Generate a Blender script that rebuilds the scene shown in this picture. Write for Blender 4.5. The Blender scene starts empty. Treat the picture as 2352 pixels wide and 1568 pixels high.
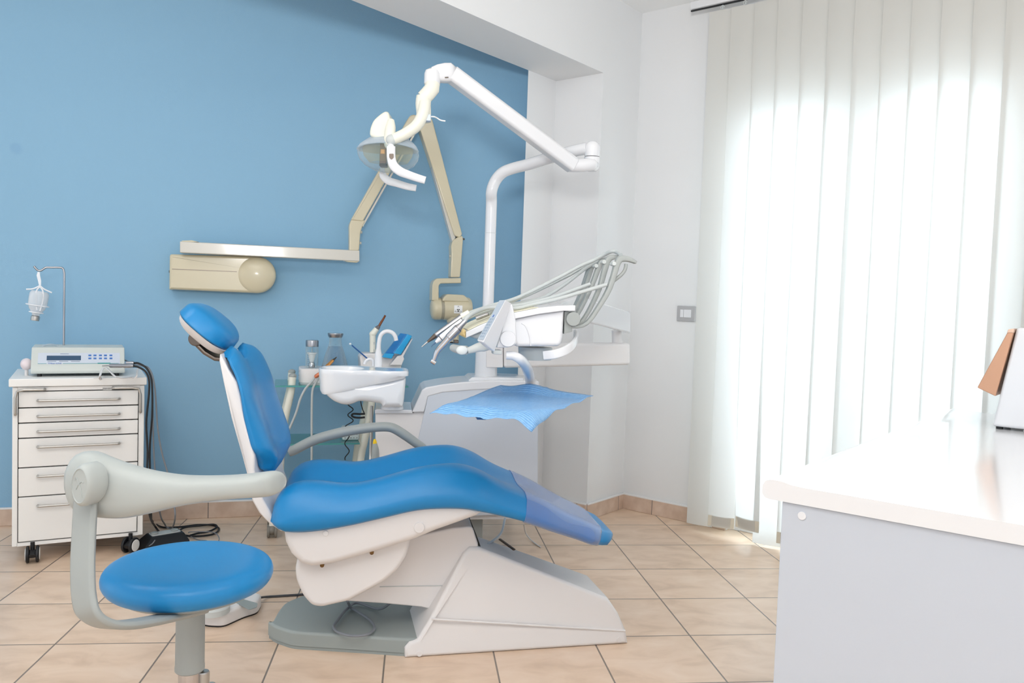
import bpy, bmesh, math, random
from mathutils import Vector, Matrix
random.seed(7)
S = bpy.context.scene
COL = S.collection
PI = math.pi
V3 = Vector

# ------------------------------------------------------------------ camera
CAMH = 1.1
FPX = 1862.8
PITCH, ROLL = -0.04864, 0.03404
fw = V3((0, math.cos(PITCH), math.sin(PITCH)))
_x = V3((1, 0, 0))
_u = _x.cross(fw)
RT = _x * math.cos(ROLL) + _u * math.sin(ROLL)
UP = -_x * math.sin(ROLL) + _u * math.cos(ROLL)
EYE = V3((0, 0, CAMH))
cd = bpy.data.cameras.new('camera')
cam = bpy.data.objects.new('camera', cd)
COL.objects.link(cam)
cam.matrix_world = Matrix(((RT.x, UP.x, -fw.x, 0), (RT.y, UP.y, -fw.y, 0), (RT.z, UP.z, -fw.z, CAMH), (0, 0, 0, 1)))
cd.sensor_width = 36
cd.lens = 36 * FPX / 2352
cd.clip_start = 0.05
S.camera = cam

def ray(px, py):
    return RT * ((px - 1176) / FPX) - UP * ((py - 784) / FPX) + fw
def W(px, py, Y):
    "point of the photograph's ray at distance Y into the room"
    d = ray(px, py)
    return EYE + d * (Y / d.y)
def F(px, py, z=0.0):
    "point of the ray at height z"
    d = ray(px, py)
    return EYE + d * ((z - CAMH) / d.z)
def PLN(px, py, p, n):
    d = ray(px, py)
    return EYE + d * ((p - EYE).dot(n) / d.dot(n))

class Frame:
    "upright frame: u along, v into depth, z up"
    def __init__(s, o, u):
        s.o = V3((o[0], o[1], 0)); s.u = V3((u[0], u[1], 0)).normalized()
        s.v = V3((-s.u.y, s.u.x, 0))
    def __call__(s, u, v, z):
        return s.o + s.u * u + s.v * v + V3((0, 0, z))
    def uz(s, px, py, v):
        p = PLN(px, py, s.o + s.v * v, s.v) - s.o
        return (p.dot(s.u), p.z)
    def loc(s, p):
        q = V3(p) - s.o
        return (q.dot(s.u), q.dot(s.v), q.z)

# ------------------------------------------------------------------ materials
def lin(c):
    return tuple((v / 12.92 if v <= .04045 else ((v + .055) / 1.055) ** 2.4) for v in [x / 255 for x in c])
MATS = {}
def mat(name, rgb, rough=.5, metal=0., spec=.5, coat=0., bump=0., bscale=300., vary=0., vscale=8., trans=0., ior=1.45, alpha=1., emit=0., sheen=0.):
    m = bpy.data.materials.new(name); m.use_nodes = True
    nt = m.node_tree; N = nt.nodes; L = nt.links
    b = N['Principled BSDF']
    c = lin(rgb) + (1,)
    b.inputs['Base Color'].default_value = c
    b.inputs['Roughness'].default_value = rough
    b.inputs['Metallic'].default_value = metal
    b.inputs['Specular IOR Level'].default_value = spec
    b.inputs['Coat Weight'].default_value = coat
    b.inputs['Coat Roughness'].default_value = .08
    b.inputs['Transmission Weight'].default_value = trans
    b.inputs['IOR'].default_value = ior
    b.inputs['Alpha'].default_value = alpha
    if emit:
        b.inputs['Emission Color'].default_value = c; b.inputs['Emission Strength'].default_value = emit
    tc = N.new('ShaderNodeTexCoord')
    if vary:
        n = N.new('ShaderNodeTexNoise'); n.inputs['Scale'].default_value = vscale; n.inputs['Detail'].default_value = 4
        L.new(tc.outputs['Object'], n.inputs['Vector'])
        mx = N.new('ShaderNodeMix'); mx.data_type = 'RGBA'
        mx.inputs[6].default_value = tuple(v * (1 - vary) for v in c[:3]) + (1,)
        mx.inputs[7].default_value = tuple(min(1, v * (1 + vary)) for v in c[:3]) + (1,)
        L.new(n.outputs['Fac'], mx.inputs[0]); L.new(mx.outputs[2], b.inputs['Base Color'])
    if bump:
        n = N.new('ShaderNodeTexNoise'); n.inputs['Scale'].default_value = bscale; n.inputs['Detail'].default_value = 3
        L.new(tc.outputs['Object'], n.inputs['Vector'])
        bp = N.new('ShaderNodeBump'); bp.inputs['Strength'].default_value = bump; bp.inputs['Distance'].default_value = .002
        L.new(n.outputs['Fac'], bp.inputs['Height']); L.new(bp.outputs['Normal'], b.inputs['Normal'])
    MATS[name] = m
    return m

def nd(nt, t, **kw):
    n = nt.nodes.new(t)
    for k, v in kw.items():
        if k == 'op': n.operation = v
        elif k.startswith('i'): n.inputs[int(k[1:])].default_value = v
        else: setattr(n, k, v)
    return n

# ------------------------------------------------------------------ objects
ORG = {}
def finish(bm, name, m, parent=None, sharp=38, flat=False):
    bmesh.ops.remove_doubles(bm, verts=bm.verts, dist=1e-6)
    bmesh.ops.dissolve_degenerate(bm, dist=2e-6, edges=bm.edges)
    bmesh.ops.recalc_face_normals(bm, faces=bm.faces)
    if not flat:
        for f in bm.faces: f.smooth = True
        lim = math.radians(sharp)
        for e in bm.edges:
            if len(e.link_faces) == 2:
                if e.calc_face_angle(0) > lim: e.smooth = False
            else: e.smooth = False
    me = bpy.data.meshes.new(name)
    ms = m if isinstance(m, (list, tuple)) else [m]
    for x in ms: me.materials.append(x)
    o = bpy.data.objects.new(name, me)
    if parent is not None:
        org = ORG[parent.name]
        o.parent = parent
    else:
        lo = V3((1e9,) * 3); hi = -lo
        for v in bm.verts:
            for i in range(3): lo[i] = min(lo[i], v.co[i]); hi[i] = max(hi[i], v.co[i])
        org = V3(((lo.x + hi.x) / 2, (lo.y + hi.y) / 2, lo.z))
        o.location = org
    for v in bm.verts: v.co -= org
    bm.to_mesh(me); bm.free()
    COL.objects.link(o)
    ORG[o.name] = org
    if not flat:
        wn = o.modifiers.new('weighted_normals', 'WEIGHTED_NORMAL'); wn.keep_sharp = True; wn.mode = 'FACE_AREA'; wn.weight = 60
    return o
def tag(o, label, cat, group=None, kind=None):
    o['label'] = label; o['category'] = cat
    if group: o['group'] = group
    if kind: o['kind'] = kind
    return o
def thing(name, loc, label, cat, group=None):
    o = bpy.data.objects.new(name, None)
    o.empty_display_size = .05
    o.location = loc; COL.objects.link(o); ORG[o.name] = V3(loc)
    return tag(o, label, cat, group)
def struct(name, bm, m, **k):
    o = finish(bm, name, m, **k); o['kind'] = 'structure'; return o

# ------------------------------------------------------------------ shapes (all add to a bmesh in world space)
BM = bmesh.new
def ring_faces(bm, rings, close=True, cap0=True, cap1=True, mi=0):
    R = [[bm.verts.new(p) for p in r] for r in rings]
    n = len(R[0])
    for a, b in zip(R, R[1:]):
        for i in range(n if close else n - 1):
            j = (i + 1) % n
            try: bm.faces.new((a[i], a[j], b[j], b[i])).material_index = mi
            except ValueError: pass
    if cap0: bm.faces.new(R[0][::-1]).material_index = mi
    if cap1: bm.faces.new(R[-1]).material_index = mi
    return R
def bevel(bm, r, seg=2, ang=30):
    es = [e for e in bm.edges if len(e.link_faces) == 2 and e.calc_face_angle(0) > math.radians(ang)]
    if es: bmesh.ops.bevel(bm, geom=es, offset=r, segments=seg, affect='EDGES', profile=.5, clamp_overlap=True)
def box(bm, fr, u0, u1, v0, v1, z0, z1, r=0, seg=2, mi=0):
    t = bmesh.new()
    ring_faces(t, [[fr(u0, v0, z), fr(u1, v0, z), fr(u1, v1, z), fr(u0, v1, z)] for z in (z0, z1)])
    if r: bmesh.ops.recalc_face_normals(t, faces=t.faces); bevel(t, r, seg)
    join(bm, t, mi)
def join(bm, t, mi=0):
    mp = {}
    for v in t.verts: mp[v] = bm.verts.new(v.co)
    for f in t.faces:
        try: bm.faces.new([mp[v] for v in f.verts]).material_index = mi
        except ValueError: pass
    t.free()
def cr(pts, n=6, closed=False):
    "Catmull-Rom through points (tuples of any dimension)"
    P = [tuple(p) for p in pts]; k = len(P); out = []
    D = len(P[0])
    rng = range(k) if closed else range(k - 1)
    for i in rng:
        if closed: p0, p1, p2, p3 = P[(i - 1) % k], P[i], P[(i + 1) % k], P[(i + 2) % k]
        else:
            p1, p2 = P[i], P[i + 1]
            p0 = P[i - 1] if i > 0 else tuple(2 * a - b for a, b in zip(p1, p2))
            p3 = P[i + 2] if i + 2 < k else tuple(2 * b - a for a, b in zip(p1, p2))
        for s in range(n):
            t = s / n
            out.append(tuple(.5 * (2 * b + (c - a) * t + (2 * a - 5 * b + 4 * c - d) * t * t + (3 * b - a - 3 * c + d) * t ** 3) for a, b, c, d in zip(p0, p1, p2, p3)))
    if not closed: out.append(P[-1])
    return out
def rnd(poly, r, n=4):
    "round the corners of a 2-D polygon; r number or list"
    out = []; k = len(poly)
    for i, p in enumerate(poly):
        rr = r[i] if isinstance(r, (list, tuple)) else r
        p = V3((p[0], p[1], 0)); a = V3((*poly[i - 1][:2], 0)); b = V3((*poly[(i + 1) % k][:2], 0))
        da, db = (a - p), (b - p)
        l = min(rr, da.length * .48, db.length * .48)
        if l < 1e-6: out.append((p.x, p.y)); continue
        q0 = p + da.normalized() * l; q1 = p + db.normalized() * l
        for s in range(n + 1):
            t = s / n
            q = q0 * (1 - t) ** 2 + p * 2 * t * (1 - t) + q1 * t * t
            out.append((q.x, q.y))
    return out
def area2(poly):
    return sum(poly[i - 1][0] * p[1] - p[0] * poly[i - 1][1] for i, p in enumerate(poly)) / 2
def inset(poly, d):
    s = 1 if area2(poly) > 0 else -1
    out = []; k = len(poly)
    for i in range(k):
        a, p, b = poly[i - 1], poly[i], poly[(i + 1) % k]
        e0 = V3((p[0] - a[0], p[1] - a[1], 0)); e1 = V3((b[0] - p[0], b[1] - p[1], 0))
        if e0.length < 1e-9: e0 = e1
        if e1.length < 1e-9: e1 = e0
        n0 = V3((-e0.y, e0.x, 0)).normalized() * s; n1 = V3((-e1.y, e1.x, 0)).normalized() * s
        n = (n0 + n1)
        if n.length < 1e-6: n = n0
        n.normalize()
        m = d / max(.5, n.dot(n0))
        out.append((p[0] + n.x * m, p[1] + n.y * m))
    for _ in range(60):                      # collapse edges that turned over
        bad = False
        for i in range(k):
            j = (i + 1) % k
            ox, oy = poly[j][0] - poly[i][0], poly[j][1] - poly[i][1]
            nx, ny = out[j][0] - out[i][0], out[j][1] - out[i][1]
            if ox * nx + oy * ny < -1e-12:
                m = ((out[i][0] + out[j][0]) / 2, (out[i][1] + out[j][1]) / 2); out[i] = out[j] = m; bad = True
        if not bad: break
    return out
def rprism(bm, poly, v0, v1, put, r=0., nr=4, r1=None, mi=0):
    "prism of a 2-D outline between v0 and v1 with rounded rims; put(a, b, v) -> world point"
    r1 = r if r1 is None else r1
    rings = []
    if r > 0:
        for k in range(nr):
            t = k / nr * PI / 2
            rings.append((inset(poly, r * (1 - math.sin(t))), v0 + r * (1 - math.cos(t)) * (1 if v1 > v0 else -1)))
    rings.append((poly, v0 + r * (1 if v1 > v0 else -1)))
    rings.append((poly, v1 - r1 * (1 if v1 > v0 else -1)))
    if r1 > 0:
        for k in range(nr - 1, -1, -1):
            t = k / nr * PI / 2
            rings.append((inset(poly, r1 * (1 - math.sin(t))), v1 - r1 * (1 - math.cos(t)) * (1 if v1 > v0 else -1)))
    ring_faces(bm, [[put(a, b, v) for a, b in pl] for pl, v in rings], mi=mi)
def uvz(fr):
    return lambda a, b, v: fr(a, v, b)          # outline in (u, z), extruded along v
def uvtop(fr):
    return lambda a, b, z: fr(a, b, z)          # outline in (u, v), extruded along z
def tube(bm, pts, r, seg=12, cap=True, mi=0, flat=1., ref=None):
    "swept tube, r a number or list; flat squashes along the second axis"
    P = [V3(p) for p in pts]
    P = [p for i, p in enumerate(P) if i == 0 or (p - P[i - 1]).length > 1e-7]
    n = len(P)
    rr = list(r) if isinstance(r, (list, tuple)) else [r] * n
    if len(rr) != n:
        rr = [rr[min(len(rr) - 1, int(i * (len(rr) - 1) / (n - 1)))] + (rr[min(len(rr) - 1, int(i * (len(rr) - 1) / (n - 1)) + 1)] - rr[min(len(rr) - 1, int(i * (len(rr) - 1) / (n - 1)))]) * ((i * (len(rr) - 1) / (n - 1)) % 1) for i in range(n)]
    T = [(P[min(i + 1, n - 1)] - P[max(i - 1, 0)]).normalized() for i in range(n)]
    a = ref.copy() if ref is not None else (V3((0, 0, 1)) if abs(T[0].z) < .9 else V3((1, 0, 0)))
    rings = []
    for i in range(n):
        a = a - T[i] * a.dot(T[i])
        if a.length < 1e-6: a = T[i].orthogonal()
        a.normalize(); b = T[i].cross(a)
        rings.append([P[i] + a * math.cos(2 * PI * k / seg) * rr[i] * flat + b * math.sin(2 * PI * k / seg) * rr[i] for k in range(seg)])
    ring_faces(bm, rings, cap0=cap, cap1=cap, mi=mi)
def strip(bm, pts, w, t, side, rr=None, mi=0):
    "flat bar swept along pts; side = direction of its width (world vector); w may be a list"
    P = [V3(p) for p in pts]; n = len(P)
    T = [(P[min(i + 1, n - 1)] - P[max(i - 1, 0)]).normalized() for i in range(n)]
    rings = []
    for i in range(n):
        s = (side - T[i] * side.dot(T[i])).normalized(); nn = T[i].cross(s)
        ww = w[i] if isinstance(w, (list, tuple)) else w
        tt = t[i] if isinstance(t, (list, tuple)) else t
        c = min(tt, ww) * (.35 if rr is None else rr)
        q = [(ww / 2, tt / 2 - c), (ww / 2 - c * .3, tt / 2 - c * .3), (ww / 2 - c, tt / 2)]
        h = q + [(-a, b) for a, b in q[::-1]]
        h = h + [(-a, -b) for a, b in h]
        rings.append([P[i] + s * a + nn * b for a, b in h])
    ring_faces(bm, rings, mi=mi)
def lathe(bm, prof, p0, axis, seg=24, mi=0, ang0=0):
    "revolve (r, h) profile about axis through p0"
    ax = V3(axis).normalized(); a = ax.orthogonal().normalized(); b = ax.cross(a); p0 = V3(p0)
    rings = []
    for r, h in prof:
        r = max(r, 1e-5)
        rings.append([p0 + ax * h + (a * math.cos(2 * PI * k / seg + ang0) + b * math.sin(2 * PI * k / seg + ang0)) * r for k in range(seg)])
    ring_faces(bm, rings, mi=mi)
def cyl(bm, p0, p1, r, seg=20, bev=0., r2=None, mi=0):
    p0, p1 = V3(p0), V3(p1); L = (p1 - p0).length; r2 = r if r2 is None else r2
    if bev: prof = [(r - bev, 0), (r - bev * .3, bev * .3), (r, bev), (r2, L - bev), (r2 - bev * .3, L - bev * .3), (r2 - bev, L)]
    else: prof = [(r, 0), (r2, L)]
    lathe(bm, prof, p0, p1 - p0, seg, mi)
def ell(bm, c, ax, ay, az, seg=24, rings=14, pw=1., mi=0):
    "ellipsoid with three half-axis vectors"
    c = V3(c); R = []
    for i in range(rings + 1):
        t = -PI / 2 + PI * i / rings
        ct, st = max(math.cos(t), 1e-4), math.sin(t)
        if pw != 1: ct = ct ** pw; st = math.copysign(abs(st) ** pw, st)
        R.append([c + ax * math.cos(2 * PI * k / seg) * ct + ay * math.sin(2 * PI * k / seg) * ct + az * st for k in range(seg)])
    ring_faces(bm, R, mi=mi)
def textmesh(txt, size, origin, xd, yd, m, parent, name, depth=.0003):
    cu = bpy.data.curves.new(name, 'FONT'); cu.body = txt; cu.size = size; cu.extrude = depth; cu.resolution_u = 2
    cu.align_x = 'CENTER'; cu.align_y = 'CENTER'
    o = bpy.data.objects.new(name + '_tmp', cu); COL.objects.link(o)
    dg = bpy.context.evaluated_depsgraph_get()
    me = bpy.data.meshes.new_from_object(o.evaluated_get(dg))
    bpy.data.objects.remove(o); bpy.data.curves.remove(cu)
    bm = BM(); bm.from_mesh(me); bpy.data.meshes.remove(me)
    xd = xd.normalized(); yd = yd.normalized(); zd = xd.cross(yd)
    for v in bm.verts: v.co = V3(origin) + xd * v.co.x + yd * v.co.y + zd * v.co.z
    return finish(bm, name, m, parent, flat=True)
Z = V3((0, 0, 1))
# ------------------------------------------------------------------ palette
WHITE = mat('white_wall_paint', (231, 232, 233), .75, bump=.08, bscale=160)
CEIL = mat('ceiling_paint', (244, 245, 245), .85, bump=.05, bscale=120)
GLOSSW = mat('white_gloss_plastic', (226, 227, 230), .22, coat=.3)
SATW = mat('white_satin_plastic', (230, 227, 226), .38)
CREAMW = mat('ivory_plastic', (232, 231, 218), .32)
CERAM = mat('white_ceramic', (236, 239, 243), .12, coat=.6)
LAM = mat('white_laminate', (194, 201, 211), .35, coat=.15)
LAMTOP = mat('white_gloss_laminate', (228, 229, 231), .18, coat=.4)
CARTW = mat('cart_white_lacquer', (240, 240, 238), .4)
GREYP = mat('grey_plastic', (160, 165, 163), .42, bump=.03, bscale=900)
LGREY = mat('light_grey_plastic', (198, 203, 202), .38)
PANEL = mat('grey_panel_lacquer', (208, 214, 223), .3)
BASEG = mat('grey_cast_base', (152, 160, 158), .5, bump=.08, bscale=700)
BEIGE = mat('beige_enamel', (206, 196, 168), .28, coat=.3)
BEIGE2 = mat('pale_beige_enamel', (206, 202, 192), .25, coat=.3)
BLUEU = mat('blue_upholstery', (28, 132, 194), .34, spec=.5, bump=.04, bscale=900)
STEEL = mat('brushed_steel', (168, 168, 172), .3, metal=1)
CHROME = mat('chrome', (196, 194, 196), .16, metal=1)
ALU = mat('satin_aluminium', (190, 188, 184), .38, metal=1)
DARKM = mat('dark_metal', (110, 100, 92), .35, metal=1)
BLACK = mat('black_rubber', (24, 26, 30), .45)
GAP = mat('dark_gap', (38, 36, 34), .8)
CABG = mat('grey_cable', (128, 132, 138), .45)
HOSE = mat('grey_hose', (186, 192, 192), .4)
COPPER = mat('rose_copper', (206, 158, 128), .35, metal=.35)
YEL = mat('yellow_tip', (240, 200, 20), .4)
AMBER = mat('amber_tip', (120, 62, 22), .25)
ORANGE = mat('orange_metal', (226, 160, 96), .25, metal=.7)
BLUEB = mat('blue_box_plastic', (20, 160, 220), .3, coat=.3)
BLUEB2 = mat('blue_box_plastic_deep', (10, 120, 185), .3, coat=.3)
NAVY = mat('blue_stick_plastic', (40, 95, 160), .35)
SCREEN = mat('lcd_dark_blue', (62, 88, 116), .2)
INKB = mat('blue_print', (70, 120, 190), .5)
INKG = mat('green_print', (40, 150, 150), .5)
INKK = mat('black_print', (30, 30, 32), .5)
STICK = mat('white_sticker', (235, 235, 235), .5)
PAPERP = mat('pale_blue_film', (205, 216, 232), .35)

def glassmat(name, rgb, tint, fac=.75, rough=.03):
    "thin see-through plastic: part clear, part glossy-diffuse"
    m = bpy.data.materials.new(name); m.use_nodes = True; nt = m.node_tree; nt.nodes.clear()
    out = nd(nt, 'ShaderNodeOutputMaterial'); tr = nd(nt, 'ShaderNodeBsdfTransparent'); pr = nd(nt, 'ShaderNodeBsdfPrincipled')
    tr.inputs[0].default_value = lin(tint) + (1,); pr.inputs['Base Color'].default_value = lin(rgb) + (1,)
    pr.inputs['Roughness'].default_value = rough; pr.inputs['Coat Weight'].default_value = .3
    fr = nd(nt, 'ShaderNodeLayerWeight'); fr.inputs[0].default_value = .35
    ma = nd(nt, 'ShaderNodeMath', op='MULTIPLY_ADD', i1=.6, i2=1 - fac); ma.use_clamp = True
    mx = nd(nt, 'ShaderNodeMixShader')
    nt.links.new(fr.outputs['Facing'], ma.inputs[0]); nt.links.new(ma.outputs[0], mx.inputs[0])
    nt.links.new(tr.outputs[0], mx.inputs[1]); nt.links.new(pr.outputs[0], mx.inputs[2]); nt.links.new(mx.outputs[0], out.inputs[0])
    MATS[name] = m
    return m
GLASS = glassmat('clear_glass', (215, 228, 232), (244, 249, 250), .93)
SHELFG = glassmat('green_tinted_glass', (120, 178, 180), (196, 226, 224), .8)
EDGEG = mat('glass_edge_green', (86, 160, 158), .2)
FILM = glassmat('clear_plastic_sleeve', (190, 204, 232), (222, 232, 250), .84, .08)
LENS = glassmat('lamp_lens', (214, 226, 230), (240, 247, 250), .92, .04)
FROST = glassmat('frosted_plastic', (196, 208, 218), (220, 230, 236), .45, .3)
WATER = glassmat('water', (190, 212, 226), (196, 222, 236), .86)

# blue wall paint with the faint round scuff and the edge of the white return
def blue_wall(spot):
    m = mat('blue_wall_paint', (139, 182, 211), .72, bump=.22, bscale=230); nt = m.node_tree; L = nt.links
    b = nt.nodes['Principled BSDF']
    tc = nd(nt, 'ShaderNodeTexCoord')
    d = nd(nt, 'ShaderNodeVectorMath', operation='DISTANCE'); d.inputs[1].default_value = spot
    L.new(tc.outputs['Object'], d.inputs[0])
    n = nd(nt, 'ShaderNodeTexNoise'); n.inputs['Scale'].default_value = 40
    L.new(tc.outputs['Object'], n.inputs['Vector'])
    a = nd(nt, 'ShaderNodeMath', op='MULTIPLY_ADD', i1=.02); L.new(n.outputs['Fac'], a.inputs[0]); L.new(d.outputs['Value'], a.inputs[2])
    mr = nd(nt, 'ShaderNodeMapRange'); mr.inputs[1].default_value = .026; mr.inputs[2].default_value = .042; mr.inputs[3].default_value = .5; mr.inputs[4].default_value = 0
    L.new(a.outputs[0], mr.inputs[0])
    mx = nd(nt, 'ShaderNodeMix', data_type='RGBA'); mx.inputs[6].default_value = lin((139, 182, 211)) + (1,); mx.inputs[7].default_value = lin((126, 168, 204)) + (1,)
    L.new(mr.outputs[0], mx.inputs[0]); L.new(mx.outputs[2], b.inputs['Base Color'])
    return m

def floor_mat():
    m = bpy.data.materials.new('beige_floor_tiles'); m.use_nodes = True; nt = m.node_tree; L = nt.links
    b = nt.nodes['Principled BSDF']; tc = nd(nt, 'ShaderNodeTexCoord')
    # object axes already follow the tile grid (floor object is rotated), one unit = one metre
    sc = nd(nt, 'ShaderNodeVectorMath', operation='SCALE'); sc.inputs[3].default_value = 1 / .33672
    L.new(tc.outputs['Object'], sc.inputs[0])
    fr = nd(nt, 'ShaderNodeVectorMath', operation='FRACTION'); L.new(sc.outputs[0], fr.inputs[0])
    fl = nd(nt, 'ShaderNodeVectorMath', operation='FLOOR'); L.new(sc.outputs[0], fl.inputs[0])
    sp = nd(nt, 'ShaderNodeSeparateXYZ'); L.new(fr.outputs[0], sp.inputs[0])
    def edge(o):
        a = nd(nt, 'ShaderNodeMath', op='SUBTRACT', i1=.5); L.new(o, a.inputs[0])
        c = nd(nt, 'ShaderNodeMath', op='ABSOLUTE'); L.new(a.outputs[0], c.inputs[0]); return c.outputs[0]
    mxm = nd(nt, 'ShaderNodeMath', op='MAXIMUM'); L.new(edge(sp.outputs[0]), mxm.inputs[0]); L.new(edge(sp.outputs[1]), mxm.inputs[1])
    g = nd(nt, 'ShaderNodeMapRange'); g.inputs[1].default_value = .4905; g.inputs[2].default_value = .4945
    L.new(mxm.outputs[0], g.inputs[0])
    wn = nd(nt, 'ShaderNodeTexWhiteNoise'); L.new(fl.outputs[0], wn.inputs['Vector'])
    off = nd(nt, 'ShaderNodeVectorMath', operation='MULTIPLY_ADD'); off.inputs[1].default_value = (9, 9, 9)
    L.new(wn.outputs['Color'], off.inputs[0]); L.new(tc.outputs['Object'], off.inputs[2])
    n = nd(nt, 'ShaderNodeTexNoise'); n.inputs['Scale'].default_value = 7; n.inputs['Detail'].default_value = 6; n.inputs['Roughness'].default_value = .55; n.inputs['Distortion'].default_value = .6
    st = nd(nt, 'ShaderNodeVectorMath', operation='MULTIPLY'); st.inputs[1].default_value = (.8, 1.6, 1); L.new(off.outputs[0], st.inputs[0])
    L.new(st.outputs[0], n.inputs['Vector'])
    rp = nd(nt, 'ShaderNodeValToRGB')
    e = rp.color_ramp.elements
    e[0].position = .3; e[0].color = lin((212, 184, 158)) + (1,); e[1].position = .72; e[1].color = lin((238, 214, 192)) + (1,)
    k = rp.color_ramp.elements.new(.5); k.color = lin((229, 202, 177)) + (1,)
    L.new(n.outputs['Fac'], rp.inputs[0])
    hs = nd(nt, 'ShaderNodeHueSaturation'); vv = nd(nt, 'ShaderNodeMath', op='MULTIPLY_ADD', i1=.06, i2=.97)
    L.new(wn.outputs['Value'], vv.inputs[0]); L.new(vv.outputs[0], hs.inputs['Value']); L.new(rp.outputs[0], hs.inputs['Color'])
    mx = nd(nt, 'ShaderNodeMix', data_type='RGBA'); mx.inputs[7].default_value = lin((128, 116, 106)) + (1,)
    L.new(g.outputs[0], mx.inputs[0]); L.new(hs.outputs[0], mx.inputs[6]); L.new(mx.outputs[2], b.inputs['Base Color'])
    r = nd(nt, 'ShaderNodeMapRange'); r.inputs[3].default_value = .27; r.inputs[4].default_value = .31
    L.new(n.outputs['Fac'], r.inputs[0]); L.new(r.outputs[0], b.inputs['Roughness'])
    bp = nd(nt, 'ShaderNodeBump'); bp.invert = True; bp.inputs['Strength'].default_value = .5; bp.inputs['Distance'].default_value = .002
    L.new(g.outputs[0], bp.inputs['Height']); L.new(bp.outputs[0], b.inputs['Normal'])
    return m

def base_mat(off):
    "skirting of short tiles: object x runs along the wall; white sealant bead on top"
    m = bpy.data.materials.new('beige_skirting_tiles'); m.use_nodes = True; nt = m.node_tree; L = nt.links
    b = nt.nodes['Principled BSDF']; tc = nd(nt, 'ShaderNodeTexCoord'); sp = nd(nt, 'ShaderNodeSeparateXYZ'); L.new(tc.outputs['Object'], sp.inputs[0])
    a = nd(nt, 'ShaderNodeMath', op='MULTIPLY_ADD', i1=1 / .3367, i2=off); L.new(sp.outputs[0], a.inputs[0])
    f = nd(nt, 'ShaderNodeMath', op='FRACT'); L.new(a.outputs[0], f.inputs[0])
    g = nd(nt, 'ShaderNodeMath', op='LESS_THAN', i1=.012); L.new(f.outputs[0], g.inputs[0])
    n = nd(nt, 'ShaderNodeTexNoise'); n.inputs['Scale'].default_value = 14; n.inputs['Detail'].default_value = 5; L.new(tc.outputs['Object'], n.inputs['Vector'])
    rp = nd(nt, 'ShaderNodeValToRGB'); rp.color_ramp.elements[0].position = .35; rp.color_ramp.elements[1].position = .7
    rp.color_ramp.elements[0].color = lin((202, 176, 156)) + (1,); rp.color_ramp.elements[1].color = lin((222, 200, 182)) + (1,); L.new(n.outputs['Fac'], rp.inputs[0])
    mx = nd(nt, 'ShaderNodeMix', data_type='RGBA'); mx.inputs[7].default_value = lin((120, 112, 106)) + (1,); L.new(g.outputs[0], mx.inputs[0]); L.new(rp.outputs[0], mx.inputs[6])
    z = nd(nt, 'ShaderNodeMath', op='GREATER_THAN', i1=.0775); L.new(sp.outputs[2], z.inputs[0])
    m2 = nd(nt, 'ShaderNodeMix', data_type='RGBA'); m2.inputs[7].default_value = lin((232, 232, 232)) + (1,); L.new(z.outputs[0], m2.inputs[0]); L.new(mx.outputs[2], m2.inputs[6])
    L.new(m2.outputs[2], b.inputs['Base Color']); b.inputs['Roughness'].default_value = .4
    return m

# ------------------------------------------------------------------ the room
CEILZ = 2.648
AD = V3((math.sin(math.radians(39)), math.cos(math.radians(39)), 0))   # main wall direction
BD = V3((AD.y, -AD.x, 0))                                              # window wall direction
CR = F(1429, 1165.7)
PA = F(1340, 1192)
d = CR - PA; PA = CR - AD * d.dot(AD) ; PA.z = 0
SOFF = 2.255
PB = PA - BD * .29
PC = PB - AD * .172
_k = PLN(1213, 178, PB, BD); PC = V3((_k.x, _k.y, 0))    # free end of the short return wall
def poly_prism(pts, z0, z1):
    bm = BM(); ring_faces(bm, [[V3((p.x, p.y, z)) for p in pts] for z in (z0, z1)]); return bm
YAW = .11558
fo = V3((-1.25016 * 1.1, 2.22522 * 1.1, 0))
me = bpy.data.meshes.new('floor'); fl = bpy.data.objects.new('floor', me)
bmf = BM()
ring_faces(bmf, [[V3((x, y, z)) for x, y in ((-5, -6), (7, -6), (7, 5), (-5, 5))] for z in (-.1, 0)])
bmesh.ops.recalc_face_normals(bmf, faces=bmf.faces); bmf.to_mesh(me); bmf.free()
me.materials.append(floor_mat()); fl.location = fo; fl.rotation_euler = (0, 0, YAW); COL.objects.link(fl); fl['kind'] = 'structure'

w0, w1 = F(0, 1207), F(581, 1184.4)
wd = (w1 - w0).normalized()
WALL = Frame(w0, wd)                       # blue wall: v = 0 on its face, v < 0 into the room
bm = BM(); box(bm, WALL, -2.2, 2.75, 0, .15, 0, CEILZ)
sp_ = PLN(37, 340, WALL.o, WALL.v)
wb = struct('wall_back', bm, WHITE)
wb.data.materials[0] = blue_wall(tuple(sp_ - ORG[wb.name]))
def skirt(name, p, q, nrm, off):
    fr = Frame(p, q - p); L = (q - p).length
    t = -.012 if fr.v.dot(nrm) < 0 else .012
    me = bpy.data.meshes.new(name); o = bpy.data.objects.new(name, me); b2 = BM()
    f2 = Frame((0, 0), (1, 0)); box(b2, f2, 0, L, min(0, t), max(0, t), 0, .085)
    bmesh.ops.recalc_face_normals(b2, faces=b2.faces); bevel(b2, .002, 1)
    b2.to_mesh(me); b2.free(); me.materials.append(base_mat(off))
    o.matrix_world = Matrix(((fr.u.x, fr.v.x, 0, p.x), (fr.u.y, fr.v.y, 0, p.y), (0, 0, 1, 0), (0, 0, 0, 1)))
    COL.objects.link(o); o['kind'] = 'structure'; return o
jx = (F(478, 1189) - (w0 - wd * 2.2)).dot(wd)
skirt('baseboard_back', w0 - wd * 2.2, w0 + wd * 1.62, -WALL.v, -jx / .3367 + .006 + 20)
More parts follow.
